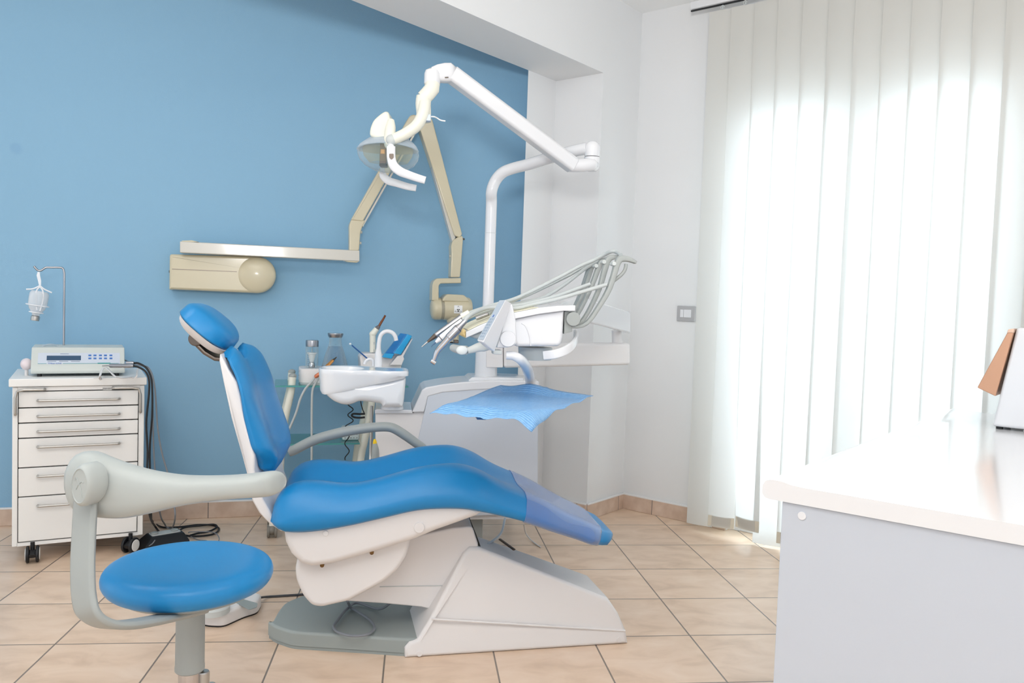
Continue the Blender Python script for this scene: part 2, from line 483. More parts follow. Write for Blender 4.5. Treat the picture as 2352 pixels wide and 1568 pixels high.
# pillar by the corner and the stub that closes the alcove
far = PC + AD * .0
_e = V3((EYE.x, EYE.y, 0)); _h = (PC - _e)
PQ = _e + _h * ((.14 - WALL.loc(_e)[1]) / (WALL.loc(PC)[1] - WALL.loc(_e)[1])) + WALL.u * .03
bm = poly_prism([PA, CR, CR + AD * .25, WALL(WALL.loc(CR)[0] + .2, .3, 0), PQ, PC, PB], 0, CEILZ)
struct('wall_corner', bm, WHITE)
jc = (F(1413, 1170) - PA).dot(AD)
skirt('baseboard_corner', PA, CR, -BD * -1 if False else BD, -jc / .3367 + 20)
skirt('baseboard_pillar', PB, PA - BD * .0, -AD, .3)
bm = poly_prism([PA, PB, PB - AD * 5.2, PA - AD * 5.2], SOFF, CEILZ)
struct('ceiling_beam', bm, WHITE)
bm = BM(); box(bm, Frame((0, 0), (1, 0)), -4, 6, -2, 6.2, CEILZ, CEILZ + .1)
struct('ceiling', bm, CEIL)
# window wall with the glazed door opening
RW = Frame(CR, BD)                          # u along the wall towards the camera side; +v points outside
if RW.v.dot(AD) < 0: RW.v = -RW.v
def rw_u(px, py, off=0.): return RW.uz(px, py, off)
OPL = rw_u(1668, 1190)[0]; OPR = rw_u(2302, 800)[0]; OPT = rw_u(2000, 222)[1]
bm = BM()
box(bm, RW, 0, OPL, 0, .28, 0, CEILZ); box(bm, RW, OPL, OPR, 0, .28, OPT, CEILZ); box(bm, RW, OPR, OPR + 3.2, 0, .28, 0, CEILZ)
struct('wall_right', bm, WHITE)
jr = (F(1500, 1180) - CR).dot(BD)
skirt('baseboard_right', CR, CR + BD * OPL, -AD, -jr / .3367 + 20)
bm = BM()
um = (OPL + OPR) / 2
for a, b_ in ((OPL, OPL + .06), (um - .07, um + .07), (OPR - .06, OPR)): box(bm, RW, a, b_, .03, .1, 0, OPT, .004)
for z0, z1 in ((0, .09), (OPT - .07, OPT)): box(bm, RW, OPL, OPR, .035, .095, z0, z1, .004)
win = struct('window_1', bm, GLOSSW)
bm = BM(); box(bm, RW, OPL + .05, OPR - .05, .063, .067, .08, OPT - .06)
g_ = finish(bm, 'window_glass', GLASS, win)
# light switch plate on the window wall
su0, sz0 = rw_u(1555.5, 737); su1, sz1 = rw_u(1599, 703)
t = thing('light_switch', RW(su0, 0, sz0), 'grey framed light switch plate with white rockers on white wall', 'switch')
bm = BM(); box(bm, RW, su0, su1, -.009, 0, sz0, sz1, .004, 3); finish(bm, 'plate', LGREY if False else mat('switch_plate_grey', (178, 178, 180), .4), t)
dw = su1 - su0; dh = sz1 - sz0
bm = BM(); box(bm, RW, su0 + dw * .2, su0 + dw * .38, -.0125, -.008, sz0 + dh * .26, sz0 + dh * .76, .001); finish(bm, 'rocker', GLOSSW, t)
bm = BM(); box(bm, RW, su0 + dw * .395, su0 + dw * .79, -.0125, -.008, sz0 + dh * .26, sz0 + dh * .76, .001); finish(bm, 'rocker', GLOSSW, t)

# ------------------------------------------------------------------ vertical blind
def slat_mat():
    m = bpy.data.materials.new('blind_fabric'); m.use_nodes = True; nt = m.node_tree; nt.nodes.clear(); L = nt.links
    out = nd(nt, 'ShaderNodeOutputMaterial'); df = nd(nt, 'ShaderNodeBsdfDiffuse'); tl = nd(nt, 'ShaderNodeBsdfTranslucent'); mx = nd(nt, 'ShaderNodeMixShader', i0=.55)
    df.inputs[0].default_value = lin((245, 242, 234)) + (1,); tl.inputs[0].default_value = lin((236, 238, 240)) + (1,)
    tc = nd(nt, 'ShaderNodeTexCoord'); n = nd(nt, 'ShaderNodeTexNoise'); n.inputs['Scale'].default_value = 500
    bp = nd(nt, 'ShaderNodeBump', i0=.1); L.new(tc.outputs['Object'], n.inputs['Vector']); L.new(n.outputs['Fac'], bp.inputs['Height']); L.new(bp.outputs[0], df.inputs['Normal'])
    L.new(df.outputs[0], mx.inputs[1]); L.new(tl.outputs[0], mx.inputs[2]); L.new(mx.outputs[0], out.inputs[0]); return m
SLAT = slat_mat()
WEIGHT = mat('blind_weight_ivory', (222, 216, 200), .5)
bo = -.13
ru0 = rw_u(1590, 22, bo)[0]
rz = rw_u(1590, 24, bo)[1]
blind = thing('vertical_blind', RW(ru0, bo, .02), 'white vertical slat blind hanging in front of the bright window', 'blind')
bm = BM(); box(bm, RW, ru0, ru0 + 2.7, bo - .02, bo + .02, rz, rz + .035, .003)
finish(bm, 'rail', GLOSSW, blind)
bm = BM(); box(bm, RW, ru0 - .005, ru0 + 2.7, bo - .005, bo + .005, rz - .006, rz - .0005)
finish(bm, 'rail_groove', BLACK, blind)
for k in range(3):
    bm = BM(); box(bm, RW, ru0 + .1 + k * 1.1, ru0 + .14 + k * 1.1, bo - .015, bo + .015, rz + .035, CEILZ); finish(bm, 'rail_bracket', LGREY, blind)
u_first = rw_u(1630, 60, bo)[0]
for k in range(17):
    uc = u_first + .0635 + k * .1135
    ang = math.radians(7 + (3 * math.sin(k * 2.3)))
    tw = {1: .06, 2: -.26}.get(k, .02 * math.sin(k * 1.7))
    zb = (.035, .045, .06, .01)[k] if k < 4 else .04 + .012 * math.sin(k)
    zt = rz - .03
    rings = []
    for i in range(13):
        s = i / 12; z = zt + (zb - zt) * s
        a = ang + tw * max(0, (s - .45) / .55) ** 2
        shift = (.018 if k == 2 else 0) * max(0, (s - .5) / .5) ** 2
        row = []
        for j in range(7):
            q = j / 6 - .5
            du = q * .127 * math.cos(a) + shift; dv = q * .127 * math.sin(a) - .006 * math.cos(q * PI) 
            row.append((du, dv, z))
        rings.append([RW(uc + a_, bo + b_ - .0006, c_) for a_, b_, c_ in row] + [RW(uc + a_, bo + b_ + .0006, c_) for a_, b_, c_ in row[::-1]])
    bm = BM(); ring_faces(bm, rings)
    sl = finish(bm, 'blind_slat', SLAT, blind)
    if k not in (0, 3):
        bm = BM(); a = ang + tw
        p0 = RW(uc - .0625 * math.cos(a) + (.018 if k == 2 else 0), bo - .0625 * math.sin(a), zb + .028); p1 = RW(uc + .0625 * math.cos(a) + (.018 if k == 2 else 0), bo + .0625 * math.sin(a), zb + .028)
        strip(bm, [p0, p1], .052, .006, Z); finish(bm, 'slat_weight', WEIGHT, sl)
    bm = BM(); cyl(bm, RW(uc, bo, zt - .01), RW(uc, bo, rz - .004), .003, 8); tube(bm, [RW(uc + .009 * math.cos(t_), bo - .004, zt + .012 + .009 * math.sin(t_)) for t_ in [i * PI / 6 for i in range(12)]], .0018, 6)
    finish(bm, 'slat_hook', LGREY, sl)
# ------------------------------------------------------------------ dental chair
n1, n2 = F(930, 1510), F(1442, 1477)
BS = Frame(n1, n2 - n1)                     # v = 0 on the near face of the base cover
_a = math.radians(-4.5); _d = (n2 - n1).normalized(); _m = n1 * .6 + n2 * .4
_d = V3((_d.x * math.cos(_a) - _d.y * math.sin(_a), _d.x * math.sin(_a) + _d.y * math.cos(_a), 0))
CH = Frame(_m, _d)                          # the axis of the seat, turned a little against the flared base
VC = .12                                    # centre line
def cuz(pts, v): return [CH.uz(x, y, v) for x, y in pts]
chair = thing('dental_chair', CH(.1, VC, 0), 'blue upholstered dental patient chair reclined in the middle of the room', 'dental chair')

# base plate
def fl2(px, py, z=0.):
    q = BS.loc(F(px, py, z)); return (q[0], q[1])
pl = [fl2(614, 1464), fl2(628, 1476), fl2(670, 1491), fl2(800, 1499), fl2(930, 1508), (.06, .0), (.06, .36)] + [fl2(760, 1362, .05), fl2(700, 1368, .05), fl2(655, 1386, .05), fl2(640, 1404, .05), fl2(626, 1430, .05)]
pl = rnd(pl, .025, 5)
bm = BM(); rprism(bm, inset(pl, .004), .0, .016, uvtop(BS), 0); rprism(bm, pl, .012, .056, uvtop(BS), .0, r1=.009)
finish(bm, 'base_plate', BASEG, chair)

# base cover: hollow shell, wide at the floor and narrower on top
cov = [BS.uz(x, y, 0) for x, y in ((930, 1510), (929, 1488), (940, 1474), (958, 1468), (987, 1420), (1032, 1345), (1070, 1281), (1084, 1268), (1108, 1267), (1250, 1319), (1398, 1375), (1420, 1408), (1437, 1447), (1442, 1477))]
zc = BS.uz(988, 1420, 0)[1]
ztop = max(z for _, z in cov)
def cput(a, b, v):
    lean = .055 * max(0, (b - zc)) / (ztop - zc)
    v0 = v - VC
    return BS(a, VC + v0 * (1 - lean / .13), max(b, 0.001))
bm = BM(); rprism(bm, cov, -.005, 2 * VC + .005, cput, .012, 4)
finish(bm, 'base_cover', SATW, chair, sharp=30)
# ridge line along the near side, plugs
bm = BM(); e0 = BS.uz(988, 1420, 0); e1 = BS.uz(1437, 1447, 0)
tube(bm, [BS(e0[0] + .004, -.004, e0[1]), BS(e1[0] - .003, -.004, e1[1])], .0035, 8); finish(bm, 'cover_ridge', SATW, chair)
for x, y in ((963, 1499), (1421, 1467)):
    q = BS.uz(x, y, 0); bm = BM(); cyl(bm, BS(q[0], .004, q[1]), BS(q[0], -.0075, q[1]), .009, 16, .001); finish(bm, 'screw_cap', SATW, chair)
# slot in the top of the cover
q0 = BS.loc(F(1148, 1238, .30)); q1 = BS.loc(F(1181, 1262, .285))
bm = BM(); tube(bm, [BS(*q0), BS(*q1)], .006, 8, flat=.5); finish(bm, 'cover_slot', DARKM, chair)

# lift arm between base and seat
arm = cuz(((930, 1236), (1040, 1212), (1085, 1208), (1100, 1254), (1090, 1272), (1058, 1306), (1028, 1354), (1000, 1402), (966, 1394), (880, 1386), (790, 1380), (760, 1340), (880, 1290)), .05)
bm = BM(); rprism(bm, rnd(arm, .01, 2), .05, 2 * VC - .05, uvz(CH), .006, 3); finish(bm, 'lift_arm', SATW, chair)
sm = [CH(*(lambda q: (q[0], .0485, q[1]))(CH.uz(x, y, .05))) for x, y in ((872, 1347), (1020, 1344))]
bm = BM(); tube(bm, sm, .0012, 6); finish(bm, 'arm_seam', LGREY, chair)
gp = cuz(((1068, 1211), (1086, 1210), (1104, 1255), (1099, 1255)), .06)
bm = BM(); rprism(bm, gp, .058, .18, uvz(CH)); finish(bm, 'arm_gap', GAP, chair)

# seat shrouds
bot = [(620, 1205), (640, 1223), (680, 1227), (720, 1225), (800, 1211), (880, 1193), (950, 1177), (1000, 1171), (1080, 1173), (1120, 1181), (1180, 1196), (1240, 1214), (1300, 1237), (1390, 1273)]
sh = cuz(((648, 1196), (720, 1194), (800, 1180), (880, 1160), (950, 1146), (1010, 1142), (1060, 1146), (1112, 1172), (1095, 1185), (1040, 1205), (1000, 1219), (950, 1240), (860, 1268), (762, 1296), (715, 1302), (690, 1294), (668, 1272), (655, 1245)), -.1)
bm = BM(); rprism(bm, sh, -.105, 2 * VC + .105, uvz(CH), .022, 5); finish(bm, 'seat_shroud', SATW, chair, sharp=50)
ls = cuz(((948, 1190), (942, 1245), (934, 1275), (915, 1306), (880, 1336), (800, 1379), (738, 1393), (716, 1389), (696, 1366), (681, 1332), (678, 1304), (692, 1240), (800, 1215)), -.05)
bm = BM(); rprism(bm, rnd(ls, .012, 3), -.06, 2 * VC + .06, uvz(CH), .015, 4); finish(bm, 'lower_shroud', SATW, chair, sharp=50)
for x, y, r in ((963, 1211, .0155), (748, 1224, .008)):
    q = CH.uz(x, y, -.105); bm = BM(); cyl(bm, CH(q[0], -.095, q[1]), CH(q[0], -.1095, q[1]), r, 28, .0015); finish(bm, 'screw_cap', SATW, chair)
for x, y in ((740, 1297), (854, 1268)):
    q = CH.uz(x, y, -.08); bm = BM(); cyl(bm, CH(q[0], -.05, q[1]), CH(q[0], -.085, q[1]), .0062, 12); finish(bm, 'bolt', mat('brass_bolt', (120, 92, 60), .4, metal=1) if 'brass_bolt' not in MATS else MATS['brass_bolt'], chair)

# upholstery: lofted pads with a raised rim on each side and a hollow between
def pad(bm, crest, base, half, dip, frame, axisz, n=44, cap=.35, vc=VC, edge=.62, notch=None):
    """crest / base: (u, z) curves from one end to the other; half, dip: functions of 0..1"""
    rings = []
    K = 28
    for i in range(n + 1):
        s = i / n
        c = V3((crest(s)[0], crest(s)[1], 0)); b = V3((base(s)[0], base(s)[1], 0))
        w = half(s); th = (c - b).length; up = (c - b).normalized()
        prof = []
        # top from -w to +w : rim crests at +-edge*w, hollow in the middle
        m = 17
        for j in range(m):
            q = -1 + 2 * j / (m - 1)
            a = abs(q)
            rim = math.sqrt(max(0, 1 - max(0, (a - edge) / (1 - edge)) ** 2.2)) if a > edge else 1
            hol = min(dip(s), th * .55) * (.5 + .5 * math.cos(PI * min(1, a / edge)))
            h = th * (.42 + .58 * rim) - hol
            prof.append((q * w, h))
        prof += [(w, th * .25), (w * .985, th * .08), (w * .93, 0)]
        prof += [(-w * .93, 0), (-w * .985, th * .08), (-w, th * .25)]
        row = []
        for v, h in prof:
            x, z = b.x + up.x * h, b.y + up.y * h
            if notch and s > notch[0]:
                k = (s - notch[0]) / (1 - notch[0]); k *= k; q = abs(v) / w
                g = k * (notch[1] * (.5 + .5 * math.cos(PI * min(1, q / .5))) + notch[2] * max(0, (q - .5) / .5) ** 2)
                x -= up.y * g * notch[3]; z += up.x * g * notch[3]
            row.append(frame(x, vc + v, z))
        rings.append(row)
    ring_faces(bm, rings)
def arc(pts):
    P = cr(pts, 10); L = [0]
    for a, b in zip(P, P[1:]): L.append(L[-1] + math.hypot(a[0] - b[0], a[1] - b[1]))
    def f(s):
        t = s * L[-1]
        for i in range(len(P) - 1):
            if L[i + 1] >= t:
                k = (t - L[i]) / max(1e-9, L[i + 1] - L[i]); return (P[i][0] + (P[i + 1][0] - P[i][0]) * k, P[i][1] + (P[i + 1][1] - P[i][1]) * k)
        return P[-1]
    return f
def lut(*ps):
    def f(s):
        for (a, x), (b, y) in zip(ps, ps[1:]):
            if s <= b:
                t = (s - a) / (b - a); t = t * t * (3 - 2 * t); return x + (y - x) * t
        return ps[-1][1]
    return f
vcr = VC - .215; vbs = VC - .25
crest = arc([CH.uz(x, y, vcr) for x, y in ((621, 1196), (624, 1168), (640, 1138), (672, 1119), (720, 1114), (800, 1120), (860, 1110), (950, 1085), (1005, 1076), (1060, 1075), (1110, 1090), (1170, 1124), (1250, 1158), (1330, 1200), (1400, 1233), (1424, 1243), (1436, 1254), (1440, 1264))])
base = arc([CH.uz(x, y, vbs) for x, y in ((619, 1201), (626, 1212), (640, 1221), (665, 1226), (720, 1224), (800, 1211), (880, 1193), (950, 1177), (1000, 1172), (1060, 1172), (1110, 1179), (1180, 1196), (1240, 1214), (1300, 1237), (1390, 1273), (1414, 1279), (1431, 1277), (1440, 1268))])
bm = BM()
half = lut((0, .225), (.05, .25), (.55, .25), (.75, .235), (.9, .19), (.96, .145), (.985, .105), (1, .05))
dip = lut((0, .0), (.08, .045), (.3, .085), (.55, .045), (.7, .008), (.8, .0), (1, 0))
pad(bm, crest, base, half, dip, CH, None, n=60)
finish(bm, 'seat_cushion', BLUEU, chair, sharp=75)
# clear sleeve over the foot end
bm = BM()
def sub(f, a, b): return lambda s: f(a + (b - a) * s)
def off(f, g, d):
    def h(s):
        c, b = f(s), g(s); l = math.hypot(c[0] - b[0], c[1] - b[1]); return (c[0] + (c[0] - b[0]) / l * d, c[1] + (c[1] - b[1]) / l * d)
    return h
cs, bs = sub(crest, .7, .935), sub(base, .69, .932)
pad(bm, off(cs, bs, .003), off(bs, cs, .003), lambda s: half(.7 + .235 * s) + .003, lambda s: dip(.7 + .235 * s), CH, None, n=24)
finish(bm, 'foot_sleeve', FILM, chair, sharp=75)

# back rest
bvc = VC - .01
_p = CH(CH.uz(560, 950, bvc - .2)[0], bvc - .2, 0)
_b = math.radians(-1.0); _e = V3((CH.u.x * math.cos(_b) - CH.u.y * math.sin(_b), CH.u.x * math.sin(_b) + CH.u.y * math.cos(_b), 0))
BK = Frame(_p, _e); BK.o = _p - BK.v * (bvc - .2)
def cuz(pts, v): return [BK.uz(x, y, v) for x, y in pts]
BH = .235
bcrest = arc([BK.uz(x, y, bvc - .16) for x, y in ((618, 1098), (634, 1060), (630, 1035), (612, 985), (590, 925), (577, 880), (559, 836), (540, 808), (519, 797))])
bbase = arc([BK.uz(x, y, bvc - BH) for x, y in ((588, 1102), (580, 1075), (572, 1030), (556, 960), (548, 905), (536, 870), (520, 838), (505, 814), (504, 800))])
bm = BM()
pad(bm, bcrest, bbase, lut((0, .12), (.06, .17), (.25, .228), (.6, .228), (.85, .21), (.95, .19), (1, .16)), lut((0, .0), (.15, .024), (.5, .044), (.85, .06), (1, .06)), BK, None, n=44, vc=bvc, edge=.7, notch=(.72, .05, .03, -1))
finish(bm, 'back_cushion', BLUEU, chair, sharp=75)
shell = cuz(((499, 812), (521, 850), (541, 878), (552, 915), (562, 965), (576, 1020), (585, 1045), (584, 1080), (590, 1110), (600, 1150), (622, 1195), (650, 1228), (640, 1232), (612, 1212), (590, 1186), (575, 1155), (566, 1090), (555, 1040), (531, 960), (510, 880), (498, 830)), bvc - .225)
def sput(a, b, v):
    return BK(a, bvc + (v - bvc) * (.74 + .26 * min(1, max(0, (1.08 - b) / .35))) * (1 - .22 * min(1, max(0, (.62 - b) / .2))), b)
bm = BM(); t = BM(); rprism(t, shell, bvc - .228, bvc + .228, sput); bmesh.ops.recalc_face_normals(t, faces=t.faces); bevel(t, .007, 3, 50); join(bm, t); finish(bm, 'back_shell', SATW, chair, sharp=45)
# head rest
hv = bvc
c0 = BK.uz(478, 752, hv - .06); hu = BK.uz(530, 796, hv - .06); tl = V3((hu[0] - c0[0], hu[1] - c0[1], 0)).normalized(); nn = V3((-tl.y, tl.x, 0))
if nn.x < 0: nn = -nn
def hp(s, v, h): return BK(c0[0] + tl.x * s + nn.x * h, v, c0[1] + tl.y * s + nn.y * h)
rings = []
for i in range(25):
    s = -1 + 2 * i / 24; prof = []
    e = max(0, 1 - abs(s) ** 2.6) ** .5
    w = .135 * (.35 + .65 * e) if e > 0 else .04
    hh = .056 * e ** .8 + .004
    w = max(w * e ** .35, .012)
    m = 15
    for j in range(m):
        q = -1 + 2 * j / (m - 1); a = abs(q)
        prof.append((q * w, -.012 + hh * (math.sqrt(max(0, 1 - a ** 3)) * (1 - .16 * (1 - a * a)))))
    prof += [(w * .97, -.018), (w * .6, -.024), (0, -.026), (-w * .6, -.024), (-w * .97, -.018)]
    rings.append([hp(s * .092 - .006, hv + v, h) for v, h in prof])
bm = BM(); ring_faces(bm, rings); finish(bm, 'headrest_cushion', BLUEU, chair, sharp=80)
rings = []
for i in range(19):
    s = -1 + 2 * i / 18; e = max(0, 1 - abs(s) ** 3) ** .5; w = .125 * (.25 + .75 * e); prof = []
    for j in range(13):
        q = -1 + 2 * j / 12; prof.append((q * w, -.02))
    for j in range(11):
        q = 1 - 2 * (j + .5) / 11; prof.append((q * w * .97, -.022 - .032 * e * (1 - abs(q) ** 4)))
    rings.append([hp(s * .09 + .0, hv + v, h) for v, h in prof])
bm = BM(); ring_faces(bm, rings); finish(bm, 'headrest_shell', SATW, chair, sharp=60)
bm = BM(); cyl(bm, hp(-.005, hv - .06, -.05), hp(-.005, hv + .06, -.05), .022, 20, .004)
finish(bm, 'headrest_knob', DARKM, chair)
bm = BM(); strip(bm, [hp(.0, hv, -.062), hp(.04, hv, -.066), hp(.075, hv, -.06), hp(.115, hv, -.03)], .11, .012, BK.v); finish(bm, 'headrest_bracket', DARKM, chair)

# arm rest on the far side
av = VC + .30
ap = [(664, 1038), (676, 1033), (720, 1011), (770, 996), (820, 986), (860, 981), (888, 980), (905, 984), (930, 999), (955, 1017), (972, 1030), (975, 1045)]
P3 = [CH(*(lambda q: (q[0], av, q[1]))(CH.uz(x, y, av))) for x, y in ap]
bm = BM(); tube(bm, [V3(p) for p in cr([tuple(p) for p in P3], 5)], [.019, .0205, .021, .021, .0205, .02, .02, .02, .02, .019, .018, .018], 14, flat=.85)
finish(bm, 'armrest', GREYP, chair)
bm = BM(); strip(bm, [P3[-2] - V3((0, 0, .0)), P3[-1] + CH.v * -.02 - V3((0, 0, .03)), CH(CH.loc(P3[-1])[0] + .0, VC + .2, .40)], .05, .02, CH.u); finish(bm, 'armrest_mount', GREYP, chair)

# grey cable lying in a loop on the base plate, feed line to the foot control
lp = [(905, 1378), (870, 1398), (820, 1384), (795, 1400), (775, 1425), (766, 1440), (778, 1452), (810, 1460), (845, 1456), (860, 1442), (850, 1424), (822, 1405), (806, 1395), (798, 1380)]
pts = [F(x, y, .066 + (.05 if k in (0, 13) else .0)) for k, (x, y) in enumerate(lp)]
bm = BM(); tube(bm, [V3(p) for p in cr([tuple(p) for p in pts], 6)], .0045, 8); finish(bm, 'cable', CABG, chair)
dr = [F(x, y, z) for x, y, z in ((1160, 1190, .32), (1150, 1225, .30), (1122, 1248, .30), (1105, 1256, .30))]
bm = BM(); tube(bm, [V3(p) for p in cr([tuple(p) for p in dr], 5)], .004, 8); finish(bm, 'drain_hose', FROST, chair)
# ------------------------------------------------------------------ stool in the foreground
sc = W(435, 1322, 1.82); sz = sc.z
stool = thing('dental_stool', (sc.x, sc.y, 0), 'round blue dental stool with grey wraparound torso rest in the foreground', 'stool')
bm = BM()
pr = [(.0, -.026), (.12, -.028), (.15, -.026), (.17, -.019), (.181, -.006), (.184, .006), (.181, .018), (.172, .028), (.155, .0345), (.12, .036), (.06, .033), (0, .032)]
lathe(bm, cr(pr, 4), sc, Z, 56); finish(bm, 'seat', BLUEU, stool, sharp=80)
bm = BM(); lathe(bm, [(0, -.037), (.12, -.037), (.145, -.034), (.15, -.03), (.148, -.022), (0, -.022)], sc, Z, 48); finish(bm, 'seat_pan', GREYP, stool)
tilt = V3((.0, .0, 1))
bm = BM(); cb = V3((sc.x + .004, sc.y, .232)); lathe(bm, [(0, 0), (.030, 0), (.0325, .003), (.0325, .012), (.0318, .016), (.0308, .2), (0, .2)], cb, Z, 32); finish(bm, 'column_sleeve', GREYP, stool)
bm = BM(); cyl(bm, (sc.x + .004, sc.y, .09), (sc.x + .004, sc.y, .235), .0245, 28); finish(bm, 'gas_lift', CHROME, stool)
bm = BM(); cyl(bm, (sc.x + .032, sc.y + .01, .15), (sc.x + .032, sc.y + .01, .228), .0135, 18, .005); finish(bm, 'lift_stop', ALU, stool)
bm = BM(); lathe(bm, [(0, .06), (.045, .06), (.05, .07), (.045, .1), (.03, .115), (0, .115)], (sc.x + .004, sc.y, 0), Z, 28); finish(bm, 'base_hub', GREYP, stool)
for k in range(5):
    a = 2 * PI * k / 5 + .5; dd = V3((math.cos(a), math.sin(a), 0)); c0 = V3((sc.x + .004, sc.y, 0))
    bm = BM(); strip(bm, [c0 + dd * .035 + Z * .09, c0 + dd * .15 + Z * .085, c0 + dd * .26 + Z * .07], [.05, .042, .032], [.035, .03, .022], dd.cross(Z)); lg = finish(bm, 'base_leg', GREYP, stool)
    bm = BM(); s_ = dd.cross(Z)
    for q in (-1, 1): cyl(bm, c0 + dd * .25 + s_ * .008 * q + Z * .026, c0 + dd * .25 + s_ * .022 * q + Z * .026, .025, 20, .004)
    cyl(bm, c0 + dd * .25 + s_ * -.012 + Z * .03, c0 + dd * .25 + s_ * .012 + Z * .03, .016, 14); cyl(bm, c0 + dd * .25 + Z * .03, c0 + dd * .25 + Z * .068, .008, 10)
    finish(bm, 'caster', BLACK, lg)
# bent strap that carries the torso rest
sp = [W(455, 1400, 1.82), W(405, 1413, 1.71), W(335, 1428, 1.6), W(280, 1435, 1.525), W(236, 1430, 1.485), W(205, 1408, 1.47), W(193, 1370, 1.475), W(190, 1300, 1.49), W(193, 1220, 1.51), W(197, 1150, 1.525)]
wv = (W(220, 1200, 1.535) - W(163, 1200, 1.555)).normalized()
bm = BM(); sps = [V3(p) for p in cr([tuple(p) for p in sp], 5)]
strip(bm, sps, .053, .016, wv, .45); finish(bm, 'support_bar', GREYP, stool, sharp=60)
st_ = [(170, 1060, 1140), (180, 1043, 1165), (197, 1036, 1178), (220, 1038, 1184), (255, 1052, 1188), (300, 1068, 1187), (360, 1083, 1175), (430, 1092, 1158), (520, 1092, 1146), (590, 1086, 1141), (622, 1082, 1138), (640, 1085, 1131), (650, 1094, 1121), (655, 1104, 1112)]
rings = []
for k, (x, a, b) in enumerate(st_):
    Y = 1.575 - .04 * math.sin(PI * k / 13) + .055 * k / 13
    c_ = W(x, (a + b) / 2, Y); up_ = (W(x, a, Y) - W(x, b, Y)) / 2; hz = up_.length
    dp = (.03, .036, .038, .038, .038, .036, .034, .032, .031, .03, .028, .024, .017, .008)[k]
    dv = V3((.12, 1, 0)).normalized() * dp
    pw = .8
    rings.append([c_ + up_ * math.copysign(abs(math.cos(t)) ** pw, math.cos(t)) + dv * math.copysign(abs(math.sin(t)) ** pw, math.sin(t)) for t in [2 * PI * i / 24 for i in range(24)]])
R2 = []
for i in range(24):
    R2.append(cr([tuple(r[i]) for r in rings], 4))
bm = BM(); ring_faces(bm, [[V3(R2[i][j]) for i in range(24)] for j in range(len(R2[0]))]); tr_ = finish(bm, 'torso_rest', LGREY if False else mat('warm_light_grey_plastic', (176, 182, 180), .42), stool, sharp=70)
sl_ = []
for x, y in ((226, 1127), (300, 1135), (380, 1134), (470, 1128), (560, 1123), (640, 1114)):
    k = max(i for i in range(len(st_)) if st_[i][0] <= x); 
    Y = 1.575 - .04 * math.sin(PI * k / 13) + .055 * k / 13 - (.04, .038, .0385, .0385, .038, .037, .036, .034, .0325, .031, .029, .026, .02, .01)[k]
    sl_.append(W(x, y, Y + .002))
kc = W(190, 1114, 1.488); ku = V3((0, 0, 1)); kr = wv; kn = kr.cross(ku).normalized()
if kn.y > 0: kn = -kn
bm = BM()
def oval(hw, hh, d): return [kc + kr * math.cos(t) * hw + ku * (math.sin(t) * hh) + kn * d for t in [2 * PI * i / 36 for i in range(36)]]
ring_faces(bm, [oval(.02, .034, -.04), oval(.024, .04, -.03), oval(.0245, .0405, -.008), oval(.0235, .039, .002), oval(.0205, .035, .007), oval(.0185, .032, .008), oval(.0175, .031, .0065), oval(.0, .0, .0065)][:-1])
kb = finish(bm, 'clamp_knob', MATS['warm_light_grey_plastic'], stool, sharp=50)
bm = BM()
def kp(a, b): return kc + kr * a + ku * b + kn * .0068
tube(bm, [kp(-.012, .01), kp(-.008, .016), kp(.002, -.004), kp(.006, -.022)], .0011, 6)
finish(bm, 'emblem', MATS['warm_light_grey_plastic'], kb)
bm = BM(); tube(bm, [kp(-.009, -.006), kp(-.004, .002), kp(.004, .008), kp(.009, .006)], .0009, 6)
finish(bm, 'emblem', MATS['warm_light_grey_plastic'], kb)

# ------------------------------------------------------------------ drawer cart
bl = W(27, 1257, 3.15); br = W(328, 1227, 3.37)
K = Frame(bl, br - bl); KW = (V3((br.x, br.y, 0)) - V3((bl.x, bl.y, 0))).length; KD = .43
def ku_(x, y, v=0.): return K.uz(x, y, v)
zb = .5 * (bl.z + br.z); zt = K.uz(23, 870, -.01)[1]; z1 = zt - .034
cart = thing('drawer_cart', K(KW / 2, KD / 2, 0), 'white dental cabinet on casters with six drawers beside the blue wall', 'cabinet')
bm = BM(); box(bm, K, 0, .018, 0, KD, zb, z1, .002, 1); box(bm, K, KW - .018, KW, 0, KD, zb, z1, .002, 1); box(bm, K, .017, KW - .017, .022, KD, zb + .001, z1 - .001)
dl, dr_ = ku_(42, 1000)[0], ku_(317, 1000)[0]
yt = ku_(42, 899)[1]; yb = ku_(42, 1246)[1]
box(bm, K, .017, dl - .002, 0, .024, zb, z1); box(bm, K, dr_ + .002, KW - .017, 0, .024, zb, z1)
box(bm, K, dl - .003, dr_ + .003, 0, .024, yt + .002, z1); box(bm, K, dl - .003, dr_ + .003, 0, .024, zb, yb - .002)
finish(bm, 'carcass', CARTW, cart)
bm = BM(); box(bm, K, dl - .0025, dr_ + .0025, .0205, .0218, yb - .0025, yt + .0025); finish(bm, 'drawer_recess', GAP, cart)
bm = BM(); box(bm, K, -.012, KW + .008, -.012, KD + .005, z1 + .002, zt, .004, 3); finish(bm, 'worktop', CARTW, cart)
gl_ = [899, 937, 972, 1007, 1075, 1142, 1246]
